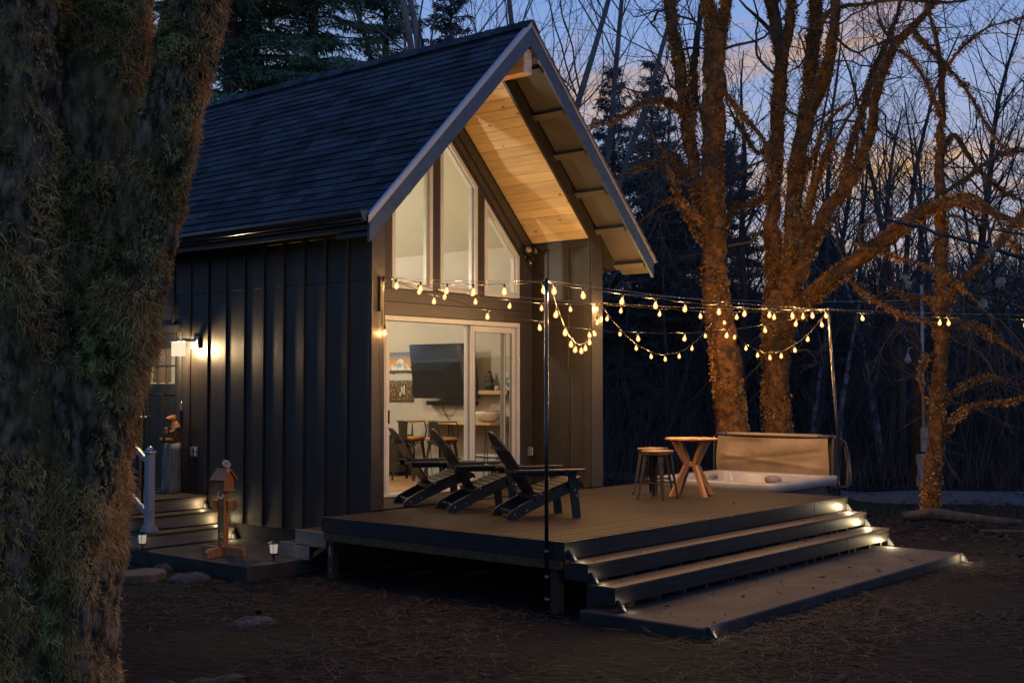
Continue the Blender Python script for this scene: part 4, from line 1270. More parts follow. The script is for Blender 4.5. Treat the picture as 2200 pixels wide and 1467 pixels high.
# ------------------------------------------------------------------ inside the cabin
# television on an arm, tilted down a little
tv = empty('television', (4.09, 2.72, 1.62), label='large dark flat television on a tilting mount above the bar table', cat='television')
tm = Matrix.Translation((3.82, 2.49, 1.635)) @ Matrix.Rotation(R(3.5), 4, 'Z') @ Matrix.Rotation(R(-8), 4, 'Y')
screen_m = mat('screen_glass', (.20, .21, .23), rough=.035, spec=.8, metal=.9)
MB().box(-.022, .022, -.635, .635, -.415, .415, .006, tm).build('casing', black_plastic, tv)
MB().box(-.0235, -.0215, -.62, .62, -.40, .40, 0, tm).build('screen', screen_m, tv)
MB().box(.022, .06, -.3, .3, -.2, .2, .01, tm).build('rear_box', black_plastic, tv)
MB().beam((3.86, 2.36, 1.63), (4.09, 2.36, 1.62), .06, .06).box(4.09, 4.118, 2.17, 2.55, 1.45, 1.8).build('wall_mount', black_plastic, tv)
tvc = MB().tube([(4.05, 2.75, 1.12), (4.07, 2.70, 1.0), (4.09, 2.60, .85), (4.10, 2.55, .6)], .006, 6)
tvc.tube([(4.10, 2.95, 1.12), (4.11, 2.82, .98), (4.11, 2.6, .95), (4.11, 2.45, 1.12)], .003, 5)
tag(tvc.build('power_cable', cable_m), 'thin black cables hanging down the wall below the soundbar', 'cable')
tag(MB().box(4.0, 4.117, 2.05, 3.05, 1.115, 1.18, .012).build('soundbar', black_plastic), 'long black soundbar on the wall under the television', 'soundbar')

# mountain picture on canvas
def canvas_material():
    m = mat('canvas_print', (.2, .2, .2), rough=.6)
    n = m.node_tree.nodes; L = m.node_tree.links; bs = n['Principled BSDF']
    t = n.new('ShaderNodeTexCoord'); sp = n.new('ShaderNodeSeparateXYZ')
    L.new(t.outputs['Generated'], sp.inputs[0])
    z = n.new('ShaderNodeTexNoise'); z.inputs['Scale'].default_value = 9; z.inputs['Detail'].default_value = 6
    L.new(t.outputs['Object'], z.inputs['Vector'])
    a = n.new('ShaderNodeMath'); a.operation = 'MULTIPLY_ADD'; a.inputs[1].default_value = .10
    L.new(z.outputs[0], a.inputs[0]); L.new(sp.outputs[2], a.inputs[2])
    r_ = n.new('ShaderNodeValToRGB'); e_ = r_.color_ramp.elements
    e_[0].position = .0; e_[0].color = (.10, .055, .02, 1); e_[1].position = 1.0; e_[1].color = (.13, .15, .18, 1)
    for p, c in ((.25, (.22, .12, .045, 1)), (.36, (.10, .09, .05, 1)), (.50, (.42, .39, .34, 1)), (.60, (.40, .38, .33, 1)), (.62, (.05, .045, .03, 1)), (.72, (.07, .06, .04, 1)), (.78, (.55, .26, .06, 1)), (.86, (.48, .22, .06, 1)), (.93, (.22, .22, .23, 1))):
        q = e_.new(p); q.color = c
    L.new(a.outputs[0], r_.inputs[0])
    z2 = n.new('ShaderNodeTexVoronoi'); z2.inputs['Scale'].default_value = 26
    L.new(t.outputs['Object'], z2.inputs['Vector'])
    th = n.new('ShaderNodeMath'); th.operation = 'LESS_THAN'; th.inputs[1].default_value = .42
    L.new(sp.outputs[2], th.inputs[0])
    m2 = n.new('ShaderNodeMath'); m2.operation = 'MULTIPLY'; m2.inputs[1].default_value = .75
    L.new(th.outputs[0], m2.inputs[0])
    cr_ = n.new('ShaderNodeValToRGB')
    ce_ = cr_.color_ramp.elements; ce_[0].position = 0; ce_[0].color = (.45, .30, .14, 1); ce_[1].position = .5; ce_[1].color = (.03, .02, .01, 1)
    L.new(z2.outputs['Distance'], cr_.inputs[0])
    mi = n.new('ShaderNodeMixRGB'); L.new(m2.outputs[0], mi.inputs[0]); L.new(r_.outputs[0], mi.inputs[1]); L.new(cr_.outputs[0], mi.inputs[2])
    L.new(mi.outputs[0], bs.inputs['Base Color'])
    return m
pc = empty('mountain_picture', (4.1, 3.75, 1.56), label='canvas picture of a snowy mountain above a rocky stream on the wall', cat='picture')
MB().box(4.085, 4.118, 3.43, 4.06, 1.17, 1.95, .003).build('canvas', canvas_material(), pc)
snow_m = mat('painted_snow', (.30, .29, .28), (.62, .60, .57), rough=.6, scale=14, stretch=(1, 1, 1), lo=.4, hi=.6)
MB().prism([(3.44, 1.66), (4.05, 1.66), (3.98, 1.70), (3.90, 1.735), (3.85, 1.755), (3.79, 1.79), (3.74, 1.835), (3.70, 1.845), (3.66, 1.835), (3.60, 1.78), (3.54, 1.745), (3.48, 1.70)], 0, 4.0835, 4.0855).build('painted_mountain', snow_m, pc)
white_f = mat('painted_waterfall', (.55, .53, .5), rough=.6)
wf = MB()
for (y, z, h_) in ((3.66, 1.30, .10), (3.61, 1.28, .14), (3.70, 1.25, .06)):
    wf.box(4.0835, 4.0855, y - .012, y + .012, z, z + h_)
wf.build('painted_waterfall', white_f, pc)

# floating shelf with a bottle, a jar and a small print
shelf_m = mat('oak_shelf', (.30, .19, .10), (.40, .27, .15), rough=.55, scale=3, stretch=(1, 6, 6))
tag(MB().box(3.90, 4.117, 1.30, 1.93, 1.285, 1.345, .004).build('floating_shelf', shelf_m), 'thick wooden floating shelf right of the television', 'shelf')
bm_ = mat('brown_bottle_glass', (.022, .016, .008), rough=.12, spec=.7)
bt_ = empty('growler_bottle', (4.0, 1.72, 1.346), label='brown glass growler bottle with handle standing on the floating shelf', cat='bottle')
MB().lathe([(0, 0), (.055, 0), (.06, .01), (.06, .15), (.052, .19), (.02, .235), (.018, .27), (.022, .272), (.022, .29), (0, .292)], 18).build('body', bm_, bt_, True, world=False)
MB().tube([(.0, -.02, .262), (.0, -.045, .258), (.0, -.052, .235), (.0, -.03, .215)], .005, 6).build('handle', bm_, bt_, True, world=False)
MB().lathe([(.0605, .05), (.061, .05), (.061, .11), (.0605, .11)], 18).build('label', mat('teal_label', (.012, .06, .05), rough=.6), bt_, True, world=False)
jr = MB().lathe([(0, 0), (.04, 0), (.045, .01), (.045, .055), (.04, .065), (0, .066)], 16, (4.02, 1.585, 1.346))
tag(jr.build('candle_jar', mat('jar_ceramic', (.34, .30, .25), rough=.4), None, True), 'small pale candle jar on the floating shelf beside the bottle', 'jar')
pr = empty('small_print', (4.06, 1.44, 1.346), label='small blue and green print leaning at the right of the shelf', cat='print')
MB().box(4.05, 4.075, 1.32, 1.52, 1.346, 1.60, .002).build('board', mat('print_board', (.40, .42, .42), (.10, .16, .20), rough=.5, scale=7, lo=.42, hi=.58), pr)
MB().prism([(1.34, 1.36), (1.42, 1.40), (1.47, 1.46), (1.40, 1.47), (1.35, 1.42)], 0, 4.0478, 4.0498).prism([(1.50, 1.45), (1.45, 1.52), (1.40, 1.54), (1.43, 1.48)], 0, 4.0478, 4.0498).build('leaf_shape', mat('print_green', (.05, .12, .06), rough=.5), pr)

# bar table along the wall
btb = empty('bar_table', (3.85, 2.3, .016), label='live edge bar table on black hairpin legs along the wall', cat='bar table')
le = mat('live_edge_slab', (.36, .22, .10), (.52, .35, .18), rough=.5, scale=3, stretch=(6, .8, 4))
nE = 18
edge = [(3.58 + .018 * math.sin(3.1 * t) + .012 * math.sin(9 * t + 1), 1.36 + t * 1.80) for t in np.linspace(0, 1, nE)]
MB().prism([(4.09, 1.36)] + edge + [(4.09, 3.16)], 2, .845, .882).build('slab_top', le, btb)
for (x, y) in ((3.66, 1.50), (4.03, 1.50), (3.66, 3.0), (4.03, 3.0), (3.68, 2.25)):
    MB().tube([(x, y, .845), (x + .02, y - .05, .018)], .007, 6).tube([(x, y, .845), (x + .02, y + .06, .018)], .007, 6).box(x - .05, x + .05, y - .05, y + .05, .838, .8448).build('hairpin_leg', iron, btb)
bw = MB().lathe([(.0, 0), (.09, 0), (.16, .04), (.205, .12), (.21, .15), (.2, .15), (.15, .05), (.08, .02), (0, .02)], 24, (3.84, 1.60, .883))
tag(bw.build('bowl', mat('white_ceramic', (.58, .55, .50), rough=.35), None, True), 'wide white ceramic bowl on the bar table', 'bowl')
bk = MB().box(3.78, 3.98, 1.42, 1.60, 1.036, 1.052, .003)
tag(bk.build('cutting_board', mat('orange_board', (.36, .14, .04), rough=.5)), 'thin orange wooden board laid across the white bowl', 'board')
bk = MB().box(3.80, 3.92, 1.50, 1.66, 1.020, 1.0352, .003)
tag(bk.build('notebook', mat('green_cloth', (.02, .05, .035), rough=.6)), 'dark green notebook under the orange board on the bowl', 'book')

def armchair_stool(x, y, rz, label):
    r_ = empty('counter_chair', (x, y, .017), rz, label, 'bar chair', 'metal bar chairs at the bar table')
    B = lambda mb, n, m=iron, sm=False: mb.build(n, m, r_, sm, world=False)
    H = .60
    B(MB().box(-.17, .17, -.175, .175, H, H + .045, .02), 'cushion', leather, True)
    B(MB().box(-.165, .165, -.17, .17, H - .025, H - .001, .01), 'seat_pan')
    for sx in (-1, 1):
        for sy in (-1, 1):
            t = Vector((sx * .145, sy * .145, H - .02)); b = Vector((sx * .205, sy * .20, .0))
            M = Matrix.Identity(4)
            vs = []
            for p, w_ in ((t, .058), (b, .030)):
                for qx, qy in ((0, 0), (-sx * w_, 0), (-sx * w_, -sy * .006), (-sx * .006, -sy * .006), (-sx * .006, -sy * w_), (0, -sy * w_)):
                    vs.append((p.x + qx, p.y + qy, p.z))
            B(MB().add(vs, [(k, (k + 1) % 6, 6 + (k + 1) % 6, 6 + k) for k in range(6)] + [(5, 4, 3, 2, 1, 0), tuple(range(6, 12))]), 'leg')
    for k in range(4):
        M = Matrix.Rotation(k * math.pi / 2, 4, 'Z')
        B(MB().box(-.175, .175, .168, .178, .24, .256, 0, M), 'stretcher')
        arc = [(.155 * math.cos(a), .158, H - .03 - .16 + .15 * math.sin(a)) for a in np.linspace(0, math.pi, 9)]
        B(MB().tube([M @ Vector(p) for p in arc], .008, 6), 'arch_brace')
    # back plate and the looped arm rail
    ang = np.linspace(R(-118), R(118), 17)
    rail = [(-.19 * math.cos(a) if abs(a) < 2 else -.19 * math.cos(a), .215 * math.sin(a), H + .27) for a in ang]
    rail = [(rail[0][0] + .06, rail[0][1] * .86, H + .02), (rail[0][0] + .07, rail[0][1], H + .15)] + rail + [(rail[-1][0] + .07, rail[-1][1], H + .15), (rail[-1][0] + .06, rail[-1][1] * .86, H + .02)]
    B(MB().tube(rail, .0095, 7), 'arm_rail', iron, True)
    B(MB().prism([(-.065, H + .0), (.065, H + .0), (.085, H + .27), (-.085, H + .27)], 0, -.198, -.190), 'back_plate')
armchair_stool(3.34, 2.72, R(12), 'metal bar chair with tan seat, farther back at the bar table')
armchair_stool(3.36, 2.08, R(4), 'metal bar chair with tan seat, nearer the open door leaf')

tc_ = empty('trash_can', (3.88, 3.52, .017), label='dark tall step trash can standing on the wood floor', cat='trash can')
MB().box(-.17, .17, -.15, .15, .03, .60, .03).build('bin', mat('dark_steel_bin', (.06, .055, .05), rough=.3, metal=.6), tc_, world=False)
MB().box(-.175, .175, -.155, .155, .602, .635, .015).build('lid', black_plastic, tc_, world=False)
MB().box(-.16, .16, -.14, .14, 0, .029, .008).box(-.21, -.16, -.05, .05, .01, .028, .005).build('foot_pedal', black_plastic, tc_, world=False)
cl = empty('storage_bin', (3.84, 1.52, .017), label='white plastic storage bin with lid under the bar table', cat='bin')
MB().box(-.16, .16, -.20, .20, 0, .36, .03).build('bin', vinyl, cl, world=False)
MB().box(-.175, .175, -.215, .215, .361, .40, .015).build('lid', vinyl, cl, world=False)

# kitchen side: shows only as the reflection in the screen
kt = empty('kitchen_counter', (.55, 5.9, .017), label='dark kitchen counter with stove, mirrored in the television screen', cat='kitchen counter')
MB().box(.262, .88, 4.78, 7.4, .03, .88, .005).build('cabinet', mat('cabinet_paint', (.035, .026, .018), rough=.5), kt)
MB().box(.262, .91, 4.76, 7.42, .881, .92, .005).build('worktop', black_plastic, kt)
MB().box(.262, .285, 4.78, 7.4, .921, 1.45).build('backsplash', mat('backsplash_tile', (.30, .42, .54), rough=.3), kt)
lamp('hood_lamp', (.55, 6.02, 1.44), 8.0, (.72, .88, 1.0), .04, kt)
MB().box(.262, .60, 4.8, 5.7, 1.46, 2.3, .005).box(.262, .60, 6.35, 7.4, 1.46, 2.3, .005).build('wall_cupboard', mat('cupboard_paint', (.09, .06, .038), rough=.5), kt)
MB().box(.262, .80, 5.74, 6.30, 1.50, 1.58, .005).box(.262, .6, 5.78, 6.26, 1.58, 2.2, .01).build('range_hood', steel, kt)
MB().box(.30, .93, 5.66, 6.36, .90, .945, .006).box(.91, .945, 5.66, 6.36, .78, .90, .006).build('stove', steel, kt)
ktl = empty('kettle', (.6, 6.0, .95), label='round steel kettle on the stove, mirrored in the television screen', cat='kettle')
MB().lathe([(0, 0), (.10, .0), (.12, .03), (.11, .10), (.06, .15), (.03, .16), (0, .165)], 18).build('body', steel, ktl, True, world=False)
MB().tube([(0, -.08, .12), (0, -.07, .20), (0, 0, .235), (0, .07, .20), (0, .08, .12)], .009, 6).build('handle', black_plastic, ktl, True, world=False)

# ceiling lamps of the room
def ceiling_lamp(x, y, z, watts, label):
    r_ = empty('ceiling_lamp', (x, y, z), label=label, cat='ceiling lamp')
    MB().lathe([(0, .02), (.16, .02), (.165, .0), (.15, -.05), (.08, -.085), (0, -.095)], 20).build('shade', emit('lamp_shade_glow', (1, .80, .55), 1.5, .6), r_, True, world=False)
    MB().tube([(0, 0, .02), (0, 0, max(.05, 5.36 - abs(x - XC) - z))], .008, 6).build('stem', steel, r_, world=False)
    lamp('ceiling_bulb', (x, y, z - .03), watts, (1, .85, .63), .07, r_)
ceiling_lamp(1.75, 4.9, 3.35, CEIL_W, 'warm glass ceiling lamp hanging in the back of the lit room')
ceiling_lamp(1.35, 2.3, 3.05, CEIL_W * .55, 'warm glass ceiling lamp hanging near the glass front')

# flood light on the porch wall
fl_ = empty('flood_light', (4.02, YW - .01, 3.30), label='black twin head flood light on the porch wall beside the gable window', cat='flood light')
MB().lathe([(0, 0), (.055, 0), (.05, .03), (0, .032)], 16, M=Matrix.Translation((4.02, YW - .005, 3.30)) @ Matrix.Rotation(R(90), 4, 'X')).build('base', black_plastic, fl_, True)
lens_m = mat('flood_lens', (.45, .36, .25), rough=.2, spec=.6)
for x, rz, rx in ((3.945, -22, 60), (4.085, 14, 60)):
    M = Matrix.Translation((x, YW - .10, 3.345)) @ Matrix.Rotation(R(rz), 4, 'Z') @ Matrix.Rotation(R(rx), 4, 'X')
    h_ = MB().lathe([(0, -.07), (.03, -.07), (.035, -.02), (.055, .0), (.058, .06), (.052, .06), (.05, .045), (0, .044)], 16, M=M).build('lamp_head', black_plastic, fl_, True)
    MB().lathe([(0, .046), (.049, .046), (.048, .052), (0, .056)], 16, M=M).build('lens', lens_m, h_, True)
    MB().tube([(4.02, YW - .03, 3.30), ((4.02 + x) / 2, YW - .07, 3.31), (x, YW - .085, 3.325)], .014, 7).build('neck', black_plastic, h_)
M = Matrix.Translation((4.02, YW - .07, 3.235)) @ Matrix.Rotation(R(155), 4, 'X')
sn_ = MB().lathe([(0, -.04), (.025, -.04), (.028, .05), (.0, .052)], 14, M=M).build('motion_sensor', black_plastic, fl_, True)
MB().lathe([(0, .053), (.024, .053), (.016, .066), (0, .07)], 14, M=M).build('sensor_lens', vinyl, sn_, True)

# ------------------------------------------------------------------ poles and string lights
def pole(pts, label, clamps=()):
    r_ = empty('light_pole', (pts[0][0], pts[0][1], pts[0][2]), label=label, cat='pole', group='string light poles at the deck corners')
    MB().tube(pts, .019, 10).lathe([(0, 0), (.021, 0), (.021, .03), (0, .032)], 10, pts[-1]).build('tube', pole_m, r_, True)
    MB().tube([Vector(pts[-1]) + Vector((0, 0, .01)), Vector(pts[-1]) + Vector((.03, .02, .035)), Vector(pts[-1]) + Vector((.05, .03, .01))], .004, 5).build('hook', wire_m, r_)
    for z in clamps:
        MB().lathe([(.0195, 0), (.024, 0), (.024, .02), (.0195, .02)], 12, (pts[0][0], pts[0][1], z)).box(pts[0][0] + .02, pts[0][0] + .06, pts[0][1] - .012, pts[0][1] + .012, z + .003, z + .017).build('pipe_clamp', steel, r_)
NP = Vector((-.775, -3.19, 2.36)); RP = Vector((5.06, -3.16, 2.385))
pole([(-.775, -3.19, G), (-.776, -3.192, .8), NP], 'tall black pole strapped to the near corner of the deck', (-.10, -.33, -.53))
pole([(5.185, -3.24, G), (5.165, -3.225, .8), RP], 'thin black leaning pole at the far corner of the deck', (-.08,))

socket_m = black_plastic
bulb_glow = emit('bulb_glass', (1.0, .48, .12), 2.1, .28)
fil_m = emit('bulb_filament', (1.0, .80, .48), 7.0)
bulb_me = MB().lathe([(.008, -.048), (.016, -.058), (.026, -.078), (.0285, -.095), (.024, -.113), (.012, -.124), (0, -.127)], 12).mesh('bulb', True); bulb_me.materials.append(bulb_glow)
sock_me = MB().lathe([(0, .004), (.012, .002), (.015, -.01), (.014, -.045), (.009, -.052), (0, -.053)], 10).mesh('socket', True); sock_me.materials.append(socket_m)
fil_me = MB().lathe([(0, -.062), (.008, -.070), (.0105, -.088), (.009, -.104), (0, -.112)], 8).mesh('filament', True); fil_me.materials.append(fil_m)
def catenary(A, B, sag, n=28):
    A = Vector(A); B = Vector(B)
    return [A.lerp(B, t) - Vector((0, 0, sag * 4 * t * (1 - t))) for t in np.linspace(0, 1, n)]
def string_light(A, B, sag, ts, label, wire=False, watts=None, twist=.006):
    A = Vector(A); B = Vector(B)
    r_ = empty('string_light', A, label=label, cat='string light', group='strings of bulbs over the deck')
    pts = catenary(A, B, sag)
    L_ = (B - A).length
    wob = [p + Vector((0, 0, twist * math.sin(i * 2.3) + .004 * math.sin(i * 5.1))) for i, p in enumerate(pts)]
    wob[0] = pts[0]; wob[-1] = pts[-1]
    MB().tube(wob, .0038, 5).build('cable', cable_m, r_)
    if wire:
        MB().tube(catenary(A + Vector((0, 0, .012)), B + Vector((0, 0, .012)), sag * .55, 16), .0020, 4).build('support_wire', wire_m, r_)
    for t in ts:
        p = A.lerp(B, t) - Vector((0, 0, sag * 4 * t * (1 - t)))
        b = link('bulb', bulb_me, r_); b.location = p - A; b.scale = (.86, .86, .86)
        b.rotation_euler = (R(random.uniform(-9, 9)), R(random.uniform(-9, 9)), random.uniform(0, 6))
        s_ = link('socket', sock_me, b); f_ = link('filament', fil_me, b)
        l = bpy.data.lights.new('bulb_light', 'POINT'); l.energy = (watts or BULB_W) * random.uniform(.85, 1.1); l.color = BULB_COL; l.shadow_soft_size = .021
        lo_ = bpy.data.objects.new('bulb_light', l); col.objects.link(lo_); lo_.parent = b; lo_.location = (0, 0, -.09)
    return r_
LB = Vector((.135, -.10, 2.645)); WB = Vector((4.33, -.07, 2.57)); HK = Vector((8.13, .25, 2.66))
# wooden bracket on the left corner board with the plug box
bk_ = empty('light_bracket', (.11, -.06, 2.4), label='narrow wooden cleat with plug box on the left porch corner', cat='bracket')
MB().box(.085, .125, -.075, -.031, 2.26, 2.66, .003).build('cleat', siding, bk_)
MB().box(.12, .165, -.10, -.06, 2.60, 2.66, .004).build('plug_box', black_plastic, bk_)
MB().tube([(.11, -.078, 2.28), (.115, -.07, 2.1), (.14, -.05, 1.9), (.15, -.045, 1.2), (.16, -.04, .6)], .004, 5).build('lead', cable_m, bk_)
string_light(LB, NP, .05, (.085, .26, .44, .60, .78, .985), 'string of bulbs from the left porch corner to the near pole', True)
string_light(LB, WB, .10, (.04, .13, .24, .37, .53, .68, .83, .98), 'string of bulbs across the porch opening under the gable window', True)
string_light(NP, RP, .07, (.02, .095, .21, .31, .41, .53, .63, .73, .83, .92, .985), 'string of bulbs along the front of the deck between the two poles', True)
string_light(NP + Vector((.14, .05, -.05)), WB, .55, (.08, .19, .30, .40, .50, .60, .70, .80, .90), 'deep swag of bulbs from near pole back to the porch corner')
string_light(WB, HK, .72, (.05, .14, .26, .38, .50, .62, .74, .86), 'deep swag of bulbs from the porch corner out to the tree hook')
string_light(HK, RP, .62, (.05, .17, .29, .41, .52, .63, .74, .85, .95), 'deep swag of bulbs from the tree hook to the far pole')
string_light(LB, RP, .45, (.10, .21, .32, .43, .54, .65, .75, .84, .92), 'long sagging string crossing the deck from porch corner to far pole')
string_light(WB, RP, .06, (.10, .28, .46, .62, .78, .90), 'taut string of bulbs from the porch corner to the far pole', True)
string_light(RP, RP + Vector((2.9, -4.4, -.08)), .10, (.08, .265, .285, .46, .65, .84), 'string of widely spaced bulbs leaving the far pole to the right', True)
hk = empty('tree_hook', HK, label='thin dark hook hanging the swags in front of the straight mossy trunk', cat='hook')
MB().tube([HK + Vector((.55, .3, .25)), HK + Vector((.1, .05, .12)), HK + Vector((0, 0, .03)), HK + Vector((0, 0, -.38))], .008, 6).build('rod', pole_m, hk)
# one bulb hangs by itself against the corner board
dl = empty('string_light', (.155, -.075, 2.10), label='single bulb hanging low on the left porch corner board', cat='string light', group='strings of bulbs over the deck')
MB().tube([(.155, -.075, 2.10), (.145, -.08, 2.3), (.13, -.09, 2.6)], .0038, 5).build('cable', cable_m, dl)
b = link('bulb', bulb_me, dl); s_ = link('socket', sock_me, b); f_ = link('filament', fil_me, b)
lamp('bulb_light', (.155, -.075, 2.01), BULB_W * .8, BULB_COL, .021, dl)


# ------------------------------------------------------------------ trees
def tube_np(P, r_, n, ph=0.0, rough=0.0, seed=0):
    P = np.asarray(P, float); r_ = np.asarray(r_, float); m = len(P)
    t = np.empty_like(P); t[1:-1] = P[2:] - P[:-2]; t[0] = P[1] - P[0]; t[-1] = P[-1] - P[-2]
    t /= np.linalg.norm(t, axis=1)[:, None] + 1e-12
    ref = np.array((.36, .62, .70)) if abs(t[:, :].mean(0) @ np.array((.36, .62, .70))) < .9 else np.array((1., 0, 0))
    u = np.cross(t, ref); u /= np.linalg.norm(u, axis=1)[:, None] + 1e-12
    v = np.cross(t, u)
    a = 2 * np.pi * np.arange(n) / n + ph
    rr_ = np.repeat(r_[:, None], n, 1)
    if rough:
        s_ = np.cumsum(np.r_[0, np.linalg.norm(np.diff(P, axis=0), axis=1)])[:, None]
        rr_ = rr_ * (1 + rough * (np.sin(3 * a[None] + 1.9 * s_ + seed) * .5 + np.sin(5 * a[None] - 3.1 * s_ + 2 * seed) * .35 + np.sin(2 * a[None] + 7.3 * s_ + seed) * .3 + .5 * rng.normal(0, .5, (m, n))))
    V = P[:, None] + rr_[..., None] * (np.cos(a)[None, :, None] * u[:, None] + np.sin(a)[None, :, None] * v[:, None])
    i = np.arange(m * n).reshape(m, n); j = np.roll(i, -1, 1)
    F = np.stack([i[:-1], j[:-1], j[1:], i[1:]], -1).reshape(-1, 4)
    return V.reshape(-1, 3), F

class NB_:
    def __init__(s): s.V = []; s.F = []; s.n = 0
    def add(s, V, F):
        s.V.append(V); s.F.append(F + s.n); s.n += len(V)
    def mesh(s, name, m, smooth=False):
        return np_mesh(name, np.concatenate(s.V), np.concatenate(s.F), m, smooth)

def smooth_line(pts, step):
    """Catmull-Rom through (x,y,z,r) points"""
    p = np.array(pts, float)
    p = np.vstack([2 * p[0] - p[1], p, 2 * p[-1] - p[-2]])
    out_ = []
    for i in range(1, len(p) - 2):
        L_ = np.linalg.norm(p[i + 1, :3] - p[i, :3]); k = max(2, int(L_ / step))
        t = np.linspace(0, 1, k, endpoint=False)[:, None]
        a, b, c, d = p[i - 1], p[i], p[i + 1], p[i + 2]
        out_.append(.5 * (2 * b + (c - a) * t + (2 * a - 5 * b + 4 * c - d) * t ** 2 + (3 * b - a - 3 * c + d) * t ** 3))
    out_.append(p[-2][None])
    q = np.vstack(out_); q[:, 3] = np.maximum(q[:, 3], .004)
    return q

def surface_points(q, n, weight=None):
    """n random points on the surface of a limb q (x,y,z,r): point, outward normal, along"""
    seg = np.linalg.norm(np.diff(q[:, :3], axis=0), axis=1) * (q[:-1, 3] + q[1:, 3])
    pr_ = seg / seg.sum()
    i = rng.choice(len(seg), n, p=pr_); f = rng.random(n)[:, None]
    c = q[i, :3] * (1 - f) + q[i + 1, :3] * f; r_ = q[i, 3] * (1 - f[:, 0]) + q[i + 1, 3] * f[:, 0]
    t = q[i + 1, :3] - q[i, :3]; t /= np.linalg.norm(t, axis=1)[:, None] + 1e-9
    d = rng.normal(size=(n, 3)); d -= (d * t).sum(1)[:, None] * t
    d /= np.linalg.norm(d, axis=1)[:, None] + 1e-9
    return c + d * r_[:, None], d, t, r_

def leaf_quads(C, N, size, droop=.5, aspect=.55):
    """little bent leaves at C pointing roughly along N"""
    n = len(C)
    d = N + rng.normal(0, .55, (n, 3)); d[:, 2] -= droop * rng.random(n); d /= np.linalg.norm(d, axis=1)[:, None]
    s_ = np.cross(d, rng.normal(size=(n, 3))); s_ /= np.linalg.norm(s_, axis=1)[:, None] + 1e-9
    L_ = (size * rng.uniform(.5, 1.4, n))[:, None]
    w_ = L_ * aspect * rng.uniform(.6, 1.2, (n, 1))
    V = np.stack([C - d * .01, C + d * L_ * .55 + s_ * w_, C + d * L_, C + d * L_ * .5 - s_ * w_], 1).reshape(-1, 3)
    F = np.arange(4 * n).reshape(n, 4)
    return V, F

def blades(C, N, length, width, gravity=.8, seg=3, spread=.6):
    n = len(C)
    d = N + rng.normal(0, spread, (n, 3)); d /= np.linalg.norm(d, axis=1)[:, None]
    s_ = np.cross(d, rng.normal(size=(n, 3))); s_ /= np.linalg.norm(s_, axis=1)[:, None] + 1e-9
    L_ = length * rng.uniform(.45, 1.5, n); w_ = width * rng.uniform(.6, 1.4, n)
    rowsV = []
    p = C.copy()
    for k in range(seg + 1):
        ww = (w_ * (1 - k / (seg + .6)))[:, None]
        rowsV += [p - s_ * ww, p + s_ * ww]
        d = d + np.array((0, 0, -gravity / seg)) * rng.uniform(.4, 1.3, (n, 1)) + rng.normal(0, .22, (n, 3)); d /= np.linalg.norm(d, axis=1)[:, None]
        p = p + d * (L_ / seg)[:, None]
    V = np.stack(rowsV, 1).reshape(-1, 3)
    b = np.arange(n)[:, None] * (2 * (seg + 1))
    F = np.concatenate([np.stack([b + 2 * k, b + 2 * k + 1, b + 2 * k + 3, b + 2 * k + 2], -1).reshape(-1, 4) for k in range(seg)])
    return V, F

def twig_system(nb, starts, levels=3, seg_len=.22, n=3, gravity=-.02, wig=.16, child=.55, angle=(.4, .9), dens=2.6, stop=4000):
    """starts: list of (pos, dir, length, radius); grows forking twigs into nb"""
    stack = [(np.array(p, float), np.array(d, float), L_, r_, 0) for p, d, L_, r_ in starts]
    cnt = 0
    while stack and cnt < stop:
        p, d, L_, r_, lv = stack.pop()
        k = max(2, int(L_ / seg_len)); st_ = L_ / k
        pts = [p]; d = d / (np.linalg.norm(d) + 1e-9)
        dirs = []
        for i in range(k):
            d = d + rng.normal(0, wig, 3) + np.array((0, 0, gravity)); d /= np.linalg.norm(d)
            dirs.append(d); pts.append(pts[-1] + d * st_)
        P = np.array(pts); rad_ = np.linspace(r_, max(r_ * .25, .0022), k + 1)
        nb.add(*tube_np(P, rad_, n if r_ < .02 else 5)); cnt += 1
        if lv < levels:
            nc = max(1, int(dens * L_ + rng.random()))
            for _ in range(nc):
                t = rng.uniform(.18, .97); i = min(int(t * k), k - 1)
                q = P[i] + (P[i + 1] - P[i]) * (t * k - i)
                a = rng.uniform(*angle); ax_ = np.cross(dirs[i], rng.normal(size=3)); ax_ /= np.linalg.norm(ax_) + 1e-9
                nd = dirs[i] * math.cos(a) + ax_ * math.sin(a)
                cl_ = L_ * child * rng.uniform(.5, 1.15) * (1 - .45 * t)
                if cl_ > .14: stack.append((q, nd, cl_, max(rad_[i] * .55, .0024), lv + 1))
    return cnt

bark = mat('maple_bark', (.060, .048, .036), (.155, .13, .105), rough=.92, scale=4, stretch=(3, 3, .7), detail=8, bump=1.0, bscale=9, bstretch=(4, 4, .7), bdist=.03, third=(.10, .062, .020), tscale=2.2)
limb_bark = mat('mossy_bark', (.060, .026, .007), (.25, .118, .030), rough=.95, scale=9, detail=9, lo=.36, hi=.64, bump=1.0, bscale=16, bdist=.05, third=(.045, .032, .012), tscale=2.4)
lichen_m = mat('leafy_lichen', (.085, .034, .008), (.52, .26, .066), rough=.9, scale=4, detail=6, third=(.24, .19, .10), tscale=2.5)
brown_moss = mat('brown_moss', (.075, .038, .010), (.24, .135, .036), rough=.95, scale=2.4, detail=7)
pale_bark = mat('pale_bark', (.09, .088, .085), (.20, .195, .19), rough=.9, scale=1.5)
twig_m = mat('dark_twigs', (.035, .031, .027), (.075, .068, .062), rough=.9, scale=3)
pale_twig = mat('pale_twigs', (.045, .043, .042), (.10, .097, .092), rough=.9, scale=1.2)
rim_lit_moss = mat('rim_lit_moss', (.40, .20, .055), (.78, .46, .16), rough=.95, spec=.2, scale=3, detail=6)  # pale tan moss, its colour brightened to carry the warm rim light
